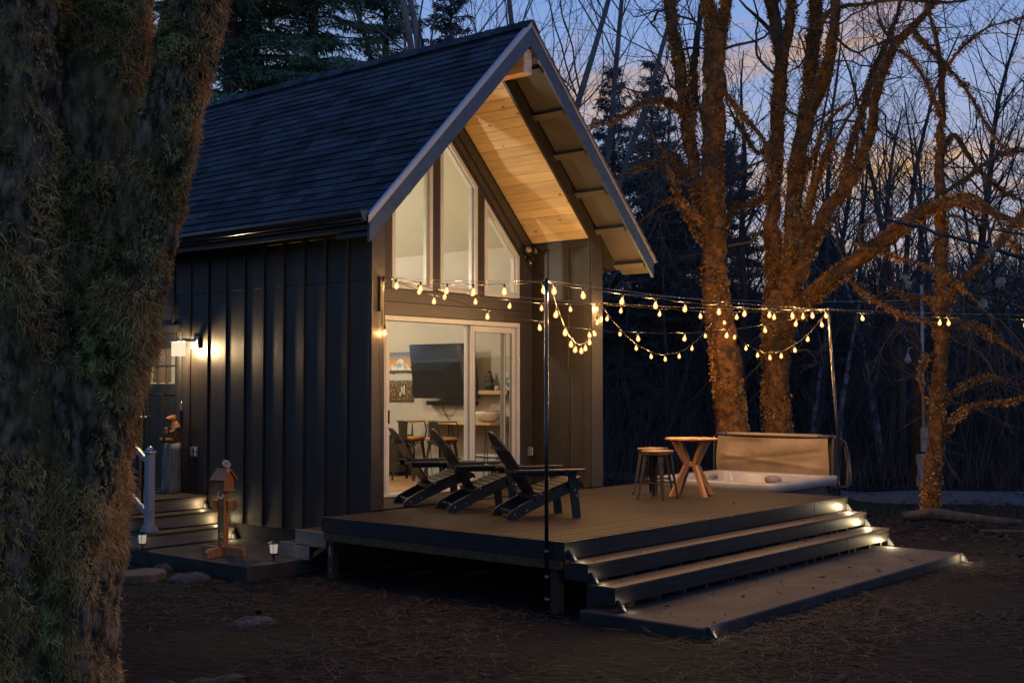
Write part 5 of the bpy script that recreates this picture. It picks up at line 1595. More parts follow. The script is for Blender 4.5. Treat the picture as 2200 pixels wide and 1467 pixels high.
moss_m = mat('hanging_moss', (.045, .042, .010), (.50, .45, .14), rough=.95, spec=.2, scale=8, detail=9, lo=.40, hi=.63, third=(.40, .22, .07), tscale=2.2)
near_bark = mat('near_bark', (.034, .021, .010), (.27, .178, .095), rough=.95, scale=7.5, stretch=(2.2, 2.2, .9), detail=10, lo=.41, hi=.62, bump=1.0, bscale=12, bstretch=(3.5, 3.5, .6), bdist=.03, third=(.17, .12, .035), tscale=1.1)

def to_ground(l):
    """carry a trunk down into the ground"""
    a, b = np.array(l[0]), np.array(l[1])
    g_ = float(ground_height(np.array(a[0]), np.array(a[1]))) - .12
    if a[2] > g_:
        l = [(float(a[0]), float(a[1]), g_, float(a[3] * 1.25))] + list(l)
    return l

def limbed_tree(key, name, label, base, tuft_n, leaf=.045, twig_n=1.0, thin=.80):
    lims = [list(l) for l in TREE_LIMBS[key]]
    lims = [[(*p[:3], p[3] * thin) for p in l] for l in lims]
    lims[0] = to_ground(lims[0])
    root = empty(name, base, label=label, cat='tree')
    trunk = NB_(); br_ = NB_(); tw = NB_(); lf = NB_(); mo = NB_()
    off = np.array(wloc(root))
    for i, l in enumerate(lims):
        q = smooth_line(l, .16 if l[0][3] > .08 else .10)
        q[:, :3] -= off
        n = 18 if q[:, 3].max() > .15 else (10 if q[:, 3].max() > .06 else 7)
        q2 = q.copy()
        q2[:, :3] += rng.normal(0, 1, (len(q), 3)) * np.minimum(q[:, 3:4] * .16, .026)
        big = (i == 0) or q[0, 3] > .17
        (trunk if big else br_).add(*tube_np(q2[:, :3], q2[:, 3], n, rough=.19, seed=i))
        # lichen leaves in clumps
        area = (np.linalg.norm(np.diff(q[:, :3], axis=0), axis=1) * (q[:-1, 3] + q[1:, 3])).sum() * 3
        nt_ = int(tuft_n * (.75 if i == 0 else 1) * area * (1.3 if q[:, 3].max() < .1 else 1.0)) + 6
        c, d, t, rad_ = surface_points(q, nt_)
        keep = (np.sin(c[:, 0] * 5.1 + c[:, 2] * 4.3) + np.sin(c[:, 2] * 2.3 + c[:, 1] * 6) + rng.normal(0, .7, nt_)) > (.15 if i == 0 else -.45)
        c, d = c[keep], d[keep]
        k = 5
        C = np.repeat(c, k, 0) + rng.normal(0, .022, (len(c) * k, 3)); N = np.repeat(d, k, 0)
        lf.add(*leaf_quads(C, N, leaf * np.repeat(rng.uniform(.4, 1.6, len(c)), k), .9))
        # short moss between the lichen, thickest low on the stems
        nm_ = int(1500 * area * (1.0 if q[:, 3].max() > .1 else .5))
        c, d, t, rad_ = surface_points(q, nm_)
        kp = np.sin(c[:, 0] * 4 + 1.5 * np.sin(c[:, 2] * 2.2)) * np.sin(c[:, 1] * 4.5 + c[:, 2] * 3) + rng.normal(0, .35, nm_) > -.35
        mo.add(*blades(c[kp] - d[kp] * .008, d[kp] * .7 + np.array((0, 0, -.35)), .050, .0042, .8, 2, .8))
        # twigs
        if i > 0 and twig_n > 0:
            L_ = np.linalg.norm(np.diff(q[:, :3], axis=0), axis=1).sum()
            st_ = []
            for _ in range(int(L_ * 3.4 * twig_n) + 1):
                j = int(rng.uniform(.25, .99) * (len(q) - 1)); tt = q[min(j + 1, len(q) - 1), :3] - q[max(j - 1, 0), :3]
                tt /= np.linalg.norm(tt) + 1e-9
                dd = tt * .7 + rng.normal(0, .6, 3) + np.array((0, 0, .15))
                st_.append((q[j, :3], dd, rng.uniform(.7, 1.9), min(.012, q[j, 3] * .5)))
            tw_dir = q[-1, :3] - q[-3, :3]
            st_.append((q[-1, :3], tw_dir, 2.0, max(.006, q[-1, 3])))
            twig_system(tw, st_, 3, .2, 3, .01, .15, .62, dens=2.6, stop=420)
    # dark gnarled side branches with lichen on them
    st_ = []
    for i, l in enumerate(lims):
        q = smooth_line(l, .2); q[:, :3] -= off
        L_ = np.linalg.norm(np.diff(q[:, :3], axis=0), axis=1).sum()
        for _ in range(int(L_ * (1.1 if i else .9))):
            j = int(rng.uniform(.15 if i else .55, .98) * (len(q) - 1))
            a = rng.uniform(0, 6.28)
            st_.append((q[j, :3], (math.cos(a), math.sin(a), rng.uniform(-.35, .6)), rng.uniform(1.0, 2.8), min(.030, max(.010, q[j, 3] * .35))))
    twig_system(tw, st_, 3, .14, 4, .0, .30, .55, (.5, 1.1), 2.0, 900)
    link('trunk', trunk.mesh('trunk', limb_bark, True), root)
    link('branches', br_.mesh('branches', limb_bark, True), root)
    if tw.n: link('twigs', tw.mesh('twigs', twig_m), root, 'stuff')
    link('lichen', lf.mesh('lichen', lichen_m), root, 'stuff')
    link('moss', mo.mesh('moss', brown_moss), root, 'stuff')
    return root

TREE_LIMBS = {
 'mossy': [
  [(9.26,0.62,-0.1,0.408),(9.21,0.64,0.55,0.326),(9.11,0.7,1.65,0.294),(9.01,0.77,2.46,0.277),(8.93,0.82,3.28,0.253),(8.87,0.81,4.5,0.228),(8.83,0.79,5.73,0.224),(8.82,0.73,6.95,0.228),(8.82,0.69,7.6,0.228)],
  [(8.81,0.72,7.44,0.155),(8.8,0.84,8.2,0.148),(8.82,0.93,8.89,0.14),(8.81,1.03,10.09,0.116),(8.74,1.17,11.79,0.075),(8.73,1.25,13.01,0.033)],
  [(8.87,0.65,7.52,0.147),(8.82,0.48,8.13,0.122),(8.77,0.31,8.74,0.109),(8.76,0.07,9.98,0.088),(8.82,-0.27,11.36,0.056),(8.79,-0.47,12.41,0.024)],
  [(8.82,0.89,4.26,0.155),(8.87,1.13,4.95,0.132),(8.92,1.34,5.98,0.137),(8.98,1.52,7.12,0.143),(9.05,1.73,7.94,0.127),(9.13,1.91,8.86,0.111),(9.2,2.07,10.32,0.078),(9.22,2.28,11.97,0.035)],
  [(8.96,1.16,4.79,0.083),(9.18,1.56,5.12,0.076),(9.39,1.96,5.67,0.065),(9.51,2.51,5.6,0.044),(9.56,3.13,5.5,0.027),(9.72,3.63,5.42,0.014)],
  [(8.83,1.38,6.31,0.075),(8.23,1.45,6.42,0.061),(7.64,1.54,6.22,0.044),(7.06,1.62,5.86,0.027),(6.49,1.69,5.72,0.015)],
  [(8.73,1.22,5.77,0.066),(9.01,1.26,6.4,0.067),(9.21,1.4,7.06,0.084),(9.46,1.49,7.49,0.094)],
  [(8.86,0.56,6.52,0.049),(8.8,0.12,5.99,0.052),(8.73,-0.31,5.48,0.039),(8.48,-0.53,4.95,0.027),(8.35,-0.89,4.43,0.015)],
  [(8.76,0.8,4.24,0.049),(8.27,1.02,4.53,0.056),(7.91,1.06,4.98,0.048),(7.64,1.02,5.33,0.031),(7.31,1.04,5.6,0.019)],
  [(8.95,1.06,3.96,0.074),(9.06,1.41,4.41,0.059),(9.16,1.77,4.8,0.042),(9.27,2.15,4.76,0.026),(9.27,2.67,4.46,0.013)],
 ],
 'forked': [
  [(10.27,0.36,-0.11,0.411),(10.25,0.34,0.61,0.319),(10.21,0.35,1.32,0.285),(10.2,0.32,1.99,0.302),(10.23,0.26,2.66,0.352),(10.26,0.19,3.17,0.386)],
  [(10.25,0.36,3.0,0.211),(10.23,0.37,3.85,0.177),(10.22,0.36,4.7,0.16),(10.23,0.32,5.63,0.156),(10.27,0.25,6.56,0.152),(10.3,0.21,7.33,0.144)],
  [(10.3,0.22,7.16,0.11),(10.42,0.4,8.08,0.103),(10.49,0.66,8.85,0.087),(10.51,0.96,9.98,0.066),(10.52,1.25,11.58,0.035)],
  [(10.32,0.19,7.24,0.11),(10.25,0.01,7.88,0.105),(10.11,-0.12,8.67,0.092),(10.0,-0.28,9.94,0.066),(9.74,-0.32,11.69,0.025)],
  [(10.15,0.01,2.98,0.208),(10.16,-0.05,3.81,0.187),(10.15,-0.07,4.48,0.179),(10.17,-0.14,5.23,0.175),(10.26,-0.29,6.18,0.17),(10.3,-0.39,7.05,0.158),(10.3,-0.47,8.3,0.133),(10.28,-0.5,9.3,0.108),(10.27,-0.59,10.96,0.058),(10.17,-0.56,12.45,0.025)],
  [(10.17,-0.34,6.1,0.124),(10.11,-0.71,6.8,0.127),(9.95,-0.97,7.54,0.113),(9.74,-1.17,8.33,0.096),(9.61,-1.49,9.51,0.063),(9.48,-1.81,10.8,0.027)],
  [(10.14,-0.14,3.31,0.182),(10.13,-0.38,3.87,0.164),(10.18,-0.67,4.34,0.151),(10.21,-0.94,4.73,0.138),(10.25,-1.22,5.15,0.121),(10.26,-1.47,5.73,0.104),(10.2,-1.67,6.57,0.095),(10.24,-1.97,7.21,0.091),(10.29,-2.25,7.46,0.075),(10.39,-2.6,7.87,0.051),(10.44,-2.9,8.45,0.031),(10.43,-3.15,9.32,0.015)],
  [(10.13,-0.99,4.67,0.097),(10.39,-1.02,5.44,0.073),(10.71,-1.14,6.26,0.074),(10.99,-1.2,6.93,0.067),(11.32,-1.31,7.53,0.05),(11.65,-1.44,8.26,0.034),(11.93,-1.51,9.26,0.017)],
  [(10.15,-2.25,7.4,0.055),(10.03,-2.84,6.69,0.042),(9.81,-3.32,6.08,0.033),(9.54,-3.73,5.38,0.025),(9.27,-4.16,4.85,0.014)],
  [(10.23,-0.06,2.72,0.233),(10.13,-0.66,3.18,0.187),(10.07,-1.29,3.55,0.159),(10.02,-1.94,3.94,0.144),(9.92,-2.54,4.26,0.126),(9.8,-3.08,4.37,0.097),(9.64,-3.57,4.19,0.069),(9.47,-4.04,3.95,0.05),(9.31,-4.53,3.75,0.035),(9.14,-4.99,3.36,0.017)],
  [(8.94,-2.96,4.13,0.043),(9.12,-3.4,4.34,0.043),(9.25,-3.78,4.17,0.032),(9.34,-4.08,3.59,0.021),(9.37,-4.34,3.29,0.01)],
  [(9.84,-1.19,3.3,0.036),(9.8,-1.49,3.01,0.043),(9.81,-1.85,2.76,0.039),(9.83,-2.24,2.55,0.034),(9.82,-2.59,2.46,0.023),(9.83,-2.96,2.22,0.015)],
  [(9.62,-1.42,3.82,0.035),(9.69,-1.95,3.59,0.035),(9.7,-2.42,3.43,0.034),(9.71,-2.87,3.23,0.03),(9.65,-3.26,2.94,0.026),(9.55,-3.58,2.63,0.014)],
  [(10.33,0.41,5.91,0.06),(10.46,0.77,5.72,0.056),(10.57,1.12,6.13,0.048),(10.7,1.44,6.56,0.031),(10.89,1.7,6.94,0.018)],
  [(10.42,0.52,4.91,0.068),(10.49,0.99,4.79,0.061),(10.63,1.36,4.8,0.053),(10.8,1.72,4.36,0.04),(11.03,2.02,3.86,0.023)],
  [(9.98,-0.18,4.61,0.058),(9.93,-0.7,5.7,0.032),(9.81,-1.1,6.11,0.024),(9.75,-1.55,6.23,0.016)],
  [(10.01,-0.01,3.55,0.108),(10.04,-0.36,4.36,0.098),(9.97,-0.58,4.9,0.081),(9.93,-0.83,5.44,0.061),(9.86,-1.03,5.64,0.04)],
  [(10.22,-0.49,7.77,0.058),(10.01,-0.94,7.96,0.049),(9.91,-1.5,7.9,0.04),(9.9,-2.16,7.84,0.035),(10.07,-3.03,7.66,0.027),(10.06,-3.7,7.71,0.015)],
 ],
 'lichen': [
  [(10.1,-2.49,-0.74,0.198),(10.11,-2.52,-0.35,0.16),(10.12,-2.59,0.49,0.145),(10.13,-2.64,1.25,0.141),(10.14,-2.7,2.01,0.137),(10.14,-2.74,2.77,0.137),(10.11,-2.75,3.53,0.122),(10.06,-2.75,4.45,0.099),(10.04,-2.78,5.44,0.076),(10.03,-2.81,6.27,0.057),(9.97,-2.78,6.96,0.042),(9.84,-2.67,7.64,0.027),(9.73,-2.59,8.63,0.015)],
  [(10.08,-2.83,2.84,0.098),(10.07,-3.17,3.16,0.071),(10.08,-3.54,3.51,0.059),(10.18,-4.03,4.15,0.048),(10.26,-4.5,4.66,0.033),(10.34,-4.96,5.19,0.014)],
  [(10.05,-2.68,1.1,0.034),(10.51,-2.85,1.34,0.038),(11.0,-3.06,1.54,0.031),(11.57,-3.33,1.48,0.02),(12.14,-3.61,1.24,0.012)],
  [(10.28,-2.62,0.56,0.046),(10.14,-2.98,0.95,0.045),(10.05,-3.38,1.12,0.037),(10.0,-3.83,1.17,0.029),(9.99,-4.32,1.33,0.014)],
  [(10.13,-2.68,1.94,0.038),(9.8,-2.59,1.86,0.045),(9.54,-2.58,1.55,0.037),(9.4,-2.7,1.18,0.022)],
  [(10.06,-2.78,5.21,0.046),(10.56,-2.82,5.59,0.043),(11.15,-2.91,5.2,0.036),(11.8,-3.07,4.86,0.028),(12.57,-3.38,4.6,0.016)],
  [(9.93,-2.82,5.79,0.038),(9.51,-2.76,6.26,0.03),(9.04,-2.65,6.63,0.026),(8.55,-2.48,6.7,0.015)],
  [(10.07,-2.76,4.52,0.046),(10.66,-3.0,4.88,0.039),(11.3,-3.32,5.32,0.031),(11.97,-3.65,5.42,0.02)],
  [(10.25,-2.69,2.47,0.05),(10.22,-3.2,2.38,0.053),(10.16,-3.65,2.1,0.044),(10.05,-4.04,1.84,0.033),(9.96,-4.47,1.62,0.018)],
  [(10.23,-2.68,2.7,0.046),(10.43,-2.32,2.89,0.039),(10.65,-1.95,2.92,0.032),(10.82,-1.55,3.11,0.02)],
  [(10.01,-2.8,6.43,0.034),(9.87,-3.16,6.79,0.026),(9.81,-3.63,7.06,0.022),(9.84,-4.18,7.11,0.011)],
 ],
 'near': [
  [(-5.21,-2.41,-0.77,0.373),(-5.2,-2.46,-0.57,0.294),(-5.19,-2.53,-0.14,0.232),(-5.16,-2.63,0.32,0.21),(-5.1,-2.77,0.88,0.2),(-5.04,-2.89,1.34,0.193),(-4.99,-3.01,1.8,0.193),(-4.94,-3.13,2.22,0.189),(-4.91,-3.22,2.59,0.186),(-4.88,-3.32,3.01,0.176),(-4.84,-3.42,3.49,0.169),(-4.81,-3.51,3.9,0.172),(-4.79,-3.59,4.26,0.177),(-4.74,-3.71,4.79,0.172),(-4.67,-3.86,5.44,0.15)],
  [(-5.17,-2.06,-0.94,0.673),(-5.14,-2.09,-0.64,0.594),(-5.1,-2.16,0.05,0.53),(-5.07,-2.23,0.69,0.498),(-5.01,-2.33,1.34,0.483),(-4.97,-2.39,1.98,0.454),(-4.94,-2.45,2.63,0.413),(-4.92,-2.5,3.27,0.371),(-4.9,-2.53,3.82,0.33),(-4.9,-2.56,4.35,0.317),(-4.84,-2.65,5.06,0.356),(-4.85,-2.67,5.78,0.308)],
  [(-5.57,-2.21,-0.82,0.503),(-5.56,-2.3,-0.03,0.411),(-5.55,-2.39,0.89,0.364),(-5.55,-2.47,1.79,0.333),(-5.56,-2.55,2.7,0.302),(-5.56,-2.62,3.45,0.271),(-5.56,-2.67,4.04,0.271),(-5.57,-2.74,4.79,0.255),(-5.58,-2.79,5.44,0.224)],
 ],
}
limbed_tree('mossy', 'maple_tree', 'tall straight orange lit maple trunk left of the forked one, behind the tub', (9.26, .62, G), 560, .025)
limbed_tree('forked', 'maple_tree', 'forked orange lit maple with many stems behind the hot tub cover', (10.0, .35, G), 560, .025)
limbed_tree('lichen', 'maple_tree', 'slender lichen covered trunk standing alone right of the utility pole', (10.1, -2.5, G), 640, .026)

# the big mossy tree close by on the left
def near_tree():
    root = empty('mossy_maple', (-5.4, -2.5, G), label='huge moss covered multi stem trunk in the left foreground', cat='tree')
    off = np.array(wloc(root))
    ms = NB_(); md = NB_()
    for i, l in enumerate(TREE_LIMBS['near']):
        l = [list(p) for p in l]
        q = smooth_line(l, .028)
        q[:, :3] -= off
        n = 110
        P = q[:, :3]; r_ = q[:, 3]
        V, F = tube_np(P, r_, n, rough=0.0)
        m = len(P)
        V = V.reshape(m, n, 3)
        rad_d = V - P[:, None]; rad_d /= np.linalg.norm(rad_d, axis=2)[..., None]
        x, y, z = V[..., 0], V[..., 1], V[..., 2]
        an = np.arctan2(rad_d[..., 1], rad_d[..., 0])
        furrow = np.abs(np.sin(17 * an + 1.6 * np.sin(z * 5.3 + 3 * an) + .9 * np.sin(z * 13 + i))) ** .6
        lumps = np.sin(x * 9 + 2 * np.sin(z * 3.1) + i) * np.sin(y * 8 + z * 2.2)
        disp = .034 * lumps + .018 * np.sin(x * 21 + z * 9) * np.sin(y * 19 - z * 7 + i) + .026 * (furrow - .7) + .012 * np.sin(z * 31 + 5 * an) * np.sin(11 * an + z * 8) + rng.normal(0, .0035, x.shape)
        V = V + rad_d * disp[..., None]
        nm = np_mesh('trunk', V.reshape(-1, 3), F, near_bark, True)
        link('trunk', nm, root)
        # moss: curved fibres in mats, longer where the mats are thick; some bark left bare
        # tufts: strands that spring from a common root in every direction, then hang
        ncl = (8200, 10500, 4200)[i]; per = 10
        c, d, t, rr_ = surface_points(q, int(ncl * 2.4))
        toC = np.array(cam_ob.location) - (c + off); toC /= np.linalg.norm(toC, axis=1)[:, None]
        f = np.sin(c[:, 0] * 6.3 + c[:, 2] * 2.1 + i) * .6 + np.sin(c[:, 1] * 5.2 - c[:, 2] * 3.3) * .6 + np.sin(c[:, 2] * 5.7 + c[:, 0] * 3) * .5 + .5 * np.sin(c[:, 2] * 14 + c[:, 0] * 11) + rng.normal(0, .35, len(c))
        keep = ((d * toC).sum(1) > -.5) & (c[:, 2] + off[2] < 4.9) & (f > -.95)
        c, d, f = c[keep][:ncl], d[keep][:ncl], f[keep][:ncl]
        thick = np.clip(.35 + .5 * f, .15, 1.25)
        c = c + d * (.030 * thick - .012)[:, None]
        rim_side = (d @ np.array((.648, -.761, 0))) + .35 * np.sin(c[:, 2] * 2.6 + c[:, 0] * 4) * np.sin(c[:, 1] * 5 + i) + rng.normal(0, .12, len(c)) > .60  # side towards the bulbs, where the tan stands for rim light
        L_ = .020 + .046 * thick
        for sel, nb in ((~rim_side, ms), (rim_side, md)):
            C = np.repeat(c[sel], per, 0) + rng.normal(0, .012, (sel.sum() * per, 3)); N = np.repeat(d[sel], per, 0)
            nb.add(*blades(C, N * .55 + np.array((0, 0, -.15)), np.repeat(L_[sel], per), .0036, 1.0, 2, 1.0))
    link('rim_lit_moss', md.mesh('rim_lit_moss', rim_lit_moss), root, 'stuff')
    link('moss', ms.mesh('moss', moss_m), root, 'stuff')
near_tree()

# ---- conifers
needle_m = mat('spruce_needles', (.055, .115, .065), (.12, .21, .125), rough=.8, scale=1.7, detail=4)
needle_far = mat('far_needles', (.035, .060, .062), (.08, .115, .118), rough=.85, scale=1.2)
trunk_m = mat('conifer_trunk', (.030, .023, .018), (.06, .047, .036), rough=.95, scale=6)
def conifer_meshes(h, rad, nbr, per, leaf, z0, seed, m=None, shape=1.0):
    global rng
    keep = rng; rng = np.random.default_rng(seed)
    tr = NB_(); cr_ = NB_()
    P = np.stack([np.zeros(14), np.zeros(14), np.linspace(-.2, h, 14)], -1)
    tr.add(*tube_np(P, np.linspace(h * .014 + .05, .012, 14), 8))
    C = []; D = []
    for b in range(nbr):
        t = rng.random() ** .85
        z = z0 + (h - z0) * t
        L_ = rad * (1 - t) ** shape * rng.uniform(.7, 1.12) + .25
        a = rng.uniform(0, 2 * np.pi)
        k = 9
        s_ = np.linspace(0, 1, k)
        up = .10 + .5 * t
        dr = np.array((np.cos(a), np.sin(a)))
        zz = z + L_ * (up * s_ - (.62 - .3 * t) * s_ ** 2 + .16 * s_ ** 4)
        B = np.stack([dr[0] * L_ * s_, dr[1] * L_ * s_, zz], -1)
        tr.add(*tube_np(B, np.linspace(.02 + .008 * L_, .004, k), 3))
        n = int(per * L_) + 6
        u = rng.random(n) ** .8
        j = np.minimum((u * (k - 1)).astype(int), k - 2); f = (u * (k - 1) - j)[:, None]
        c = B[j] * (1 - f) + B[j + 1] * f
        side = np.array((-dr[1], dr[0], 0)) * rng.choice((-1, 1), n)[:, None]
        wsp = (1 - u * .75)[:, None] * L_ * .30 * rng.random((n, 1))
        c = c + side * wsp + np.array((0, 0, -1)) * wsp * .35
        d = side * .9 + np.array((dr[0], dr[1], -.45)) * rng.uniform(.4, 1.2, (n, 1))
        C.append(c); D.append(d)
    C = np.concatenate(C); D = np.concatenate(D); D /= np.linalg.norm(D, axis=1)[:, None]
    V, F = leaf_quads(C, D, leaf, .6, .085)
    cr_.add(V, F)
    rng = keep
    return tr.mesh('trunk', trunk_m), cr_.mesh('needles', m or needle_m)
def plant(name, cat, label, meshes, x, y, rz=0, s=1.0, group=None, z=None):
    if z is None: z = float(ground_height(np.array(x), np.array(y)))
    r_ = empty(name, (x, y, z), rz, label, cat, group)
    r_.scale = (s, s, s)
    for nm, me, kd in meshes:
        o = link(nm, me, r_, kd)
    return r_
cA = conifer_meshes(19, 3.6, 280, 190, .18, 2.0, 1)
cB = conifer_meshes(16, 3.0, 250, 210, .17, 1.5, 2)
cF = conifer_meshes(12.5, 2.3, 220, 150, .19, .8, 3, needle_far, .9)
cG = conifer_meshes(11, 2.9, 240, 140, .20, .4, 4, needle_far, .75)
cm_ = lambda c: (('trunk', c[0], None), ('crown', c[1], 'stuff'))
for args in (('dense dark green spruce behind the roof, right beside the mossy trunk', cA, 7.3, 12.6, .3, 1.05),
             ('broad green spruce rising over the middle of the roof ridge', cA, 8.9, 11.6, 2.1, .93),
             ('dark spruce filling the gap between the two left spruces', cB, 9.5, 14.6, 1.2, 1.2),
             ('spruce with pointed sprays left of the pale bare tree', cB, 12.2, 12.6, 4.0, .98),
             ('thin spruce half hidden behind the pale bare tree above the ridge', cF, 15.0, 12.9, .8, 1.08)):
    plant('spruce_tree', 'tree', args[0], cm_(args[1]), args[2], args[3], args[4], args[5], 'spruces behind the cabin')
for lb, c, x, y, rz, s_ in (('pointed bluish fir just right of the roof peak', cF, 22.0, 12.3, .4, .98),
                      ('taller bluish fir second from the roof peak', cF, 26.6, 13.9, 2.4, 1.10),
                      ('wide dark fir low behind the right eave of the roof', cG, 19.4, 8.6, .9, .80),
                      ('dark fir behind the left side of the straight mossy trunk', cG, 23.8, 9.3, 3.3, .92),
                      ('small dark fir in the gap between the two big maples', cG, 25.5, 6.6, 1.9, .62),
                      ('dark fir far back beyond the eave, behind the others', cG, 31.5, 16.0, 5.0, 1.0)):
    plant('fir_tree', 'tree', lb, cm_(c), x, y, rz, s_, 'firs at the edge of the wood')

# unseen conifers added round the left to shade the side wall and ground
def left_shade_woods():
    tv_, nv_ = NB_(), NB_()
    def grab(me):
        v = np.zeros(len(me.vertices) * 3, dtype=np.float32); me.vertices.foreach_get('co', v)
        l = np.zeros(len(me.loops), dtype=np.int32); me.loops.foreach_get('vertex_index', l)
        return v.reshape(-1, 3).astype(float), l.reshape(-1, 4)
    (va, fa), (vb, fb) = grab(cB[0]), grab(cB[1])
    fb = fb[::5]
    for x, y, a, s_ in ((-8.5, 8.5, .4, 1.0), (-5.5, 14.5, 1.9, 1.1), (-13.5, 5.0, 3.0, 1.15), (-16.0, -1.5, 4.2, 1.0), (-12.5, 12.5, 5.1, 1.2), (-1.5, 18.0, .9, 1.1), (-18.0, -8.0, 2.2, 1.1)):
        R_ = np.array(((math.cos(a), -math.sin(a), 0), (math.sin(a), math.cos(a), 0), (0, 0, 1))) * s_
        o = np.array((x, y, G))
        tv_.add(va @ R_.T + o, fa); nv_.add(vb @ R_.T + o, fb)
    tr = link('shade_woods', nv_.mesh('shade_woods', needle_m), None, 'stuff')
    o = link('trunks', tv_.mesh('trunks', trunk_m), tr)
left_shade_woods()

# ---- bare trees
def bare_meshes(seed, h, r0, lean=(0, 0), stems=1, branch=26, m=None, upright=.55, tw_len=2.2, stop=1500, dens=1.5):
    global rng
    keep = rng; rng = np.random.default_rng(seed)
    tr = NB_(); tw = NB_(); st_ = []
    for s_ in range(stems):
        k = 16; a = rng.uniform(0, 6.28)
        P = np.zeros((k, 3)); d = np.array((lean[0] + (.22 * math.cos(a) if stems > 1 else 0), lean[1] + (.22 * math.sin(a) if stems > 1 else 0), 1.0))
        P[0] = (rng.normal(0, .12) if stems > 1 else 0, rng.normal(0, .12) if stems > 1 else 0, -.15)
        for i in range(1, k):
            d = d + rng.normal(0, .05, 3); d[2] = max(d[2], .6); d /= np.linalg.norm(d)
            P[i] = P[i - 1] + d * (h * rng.uniform(.85, 1.0) / (k - 1))
        rad_ = r0 * (1 - np.linspace(0, 1, k)) ** .8 * (1 if stems == 1 else .7) + .012
        tr.add(*tube_np(P, rad_, 7, rough=.08, seed=s_))
        for b in range(branch):
            t = rng.uniform(.16, .98); i = min(int(t * (k - 1)), k - 2)
            p = P[i] + (P[i + 1] - P[i]) * (t * (k - 1) - i)
            a = rng.uniform(0, 2 * math.pi); u = upright * rng.uniform(.5, 1.4)
            st_.append((p, (math.cos(a), math.sin(a), u), tw_len * rng.uniform(.6, 1.3) * (1.25 - .7 * t), max(rad_[i] * .33, .008)))
    rng.shuffle(st_) if False else None
    twig_system(tw, st_, 3, .28, 3, .035, .10, .58, (.35, .75), dens, stop)
    rng = keep
    mm = m or twig_m
    return (('trunk', tr.mesh('trunk', mm, True), None), ('branches', tw.mesh('branches', mm), 'stuff'))
bA = bare_meshes(21, 13, .085, stems=4, branch=20, m=pale_bark, upright=1.2, tw_len=3.4, stop=4200)
bB = bare_meshes(22, 12, .14, branch=44, upright=1.1, tw_len=2.9, stop=3400, dens=1.9)
bC = bare_meshes(23, 10, .12, lean=(.08, -.1), branch=40, m=pale_twig, upright=1.4, tw_len=2.6, stop=3200, dens=1.9)
bD = bare_meshes(24, 9, .10, stems=2, branch=30, upright=.9, tw_len=2.6, stop=3600, dens=1.9)
bF = bare_meshes(26, 10, .075, branch=54, m=pale_twig, upright=1.0, tw_len=2.2, stop=3000, dens=2.0)
bG = bare_meshes(27, 8.5, .06, stems=2, branch=30, upright=1.2, tw_len=2.0, stop=3000, dens=2.0)
bE = bare_meshes(25, 14, .16, branch=50, upright=1.0, tw_len=3.2, stop=4200, dens=1.9)
for lb, c, x, y, rz, s_ in (
    ('pale many stemmed bare tree above the roof ridge near the peak', bA, 12.6, 10.2, .5, 1.75),
    ('bare tree whose fine branches spread right of the roof peak', bA, 15.4, 9.9, 2.6, 1.6),
    ('leaning pale bare tree between roof peak and pointed fir', bC, 18.3, 11.8, 4.1, 1.2),
    ('dark bare tree just left of the straight mossy trunk', bB, 17.6, 5.4, 1.0, .95),
    ('slim bare tree in the gap right of the straight mossy trunk', bB, 19.0, 4.0, 3.3, .9),
    ('pale bare tree behind the stems of the forked maple', bC, 20.3, 3.1, .4, 1.1),
    ('dark bare tree right of the forked maple, twin grey trunks', bD, 18.2, 1.6, 2.0, 1.25),
    ('tall bare tree with slanting fine branches left of the slender trunk', bE, 21.8, 1.2, 5.1, .95),
    ('bare tree behind the utility pole with many fine shoots', bD, 22.5, -.6, 3.0, 1.3),
    ('tall thin bare tree directly behind the slender lichen trunk', bE, 19.5, -2.8, 1.6, .85),
    ('wide bare tree right of the slender lichen trunk', bB, 17.4, -4.4, .2, 1.0),
    ('pale bare tree at the far right edge of the wood', bC, 21.0, -6.2, 2.9, 1.2),
    ('dark bare tree far right with branches reaching over the bulbs', bD, 14.6, -5.6, 4.4, 1.25),
    ('bare tree far back left of the pale birches', bE, 28.5, 4.8, .9, .9),
    ('bare tree far back on the slope above the pale birches', bE, 31.0, -1.5, 4.2, .9),
    ('bare tree on the slope at the far right behind the others', bB, 30.0, -7.5, 1.3, 1.05),
    ('bare tree far back right of the dark firs', bD, 30.5, 9.0, 3.8, 1.4)):
    plant('bare_tree', 'tree', lb, c, x, y, rz, s_, 'bare trees of the wood behind')

# the rest of the wood: slender trees that nothing tells apart
wood_rng = np.random.default_rng(77)
for k in range(34):
    d_ = 30 + 24 * wood_rng.random(); px_ = 1180 + 1150 * (k + .8 * wood_rng.random()) / 34
    o_ = np.array((-9.32, -10.05)) + d_ * np.array((.761, .648)) + d_ * (px_ - 1100) / 2574 * np.array((.648, -.761))
    plant('bare_tree', 'tree', 'slender bare tree in the dense wood far behind the tub, one of many alike', (bF, bG, bF, bG)[k % 4], float(o_[0]), float(o_[1]), wood_rng.uniform(0, 6.28), wood_rng.uniform(.95, 1.35), 'slender trees of the far wood')

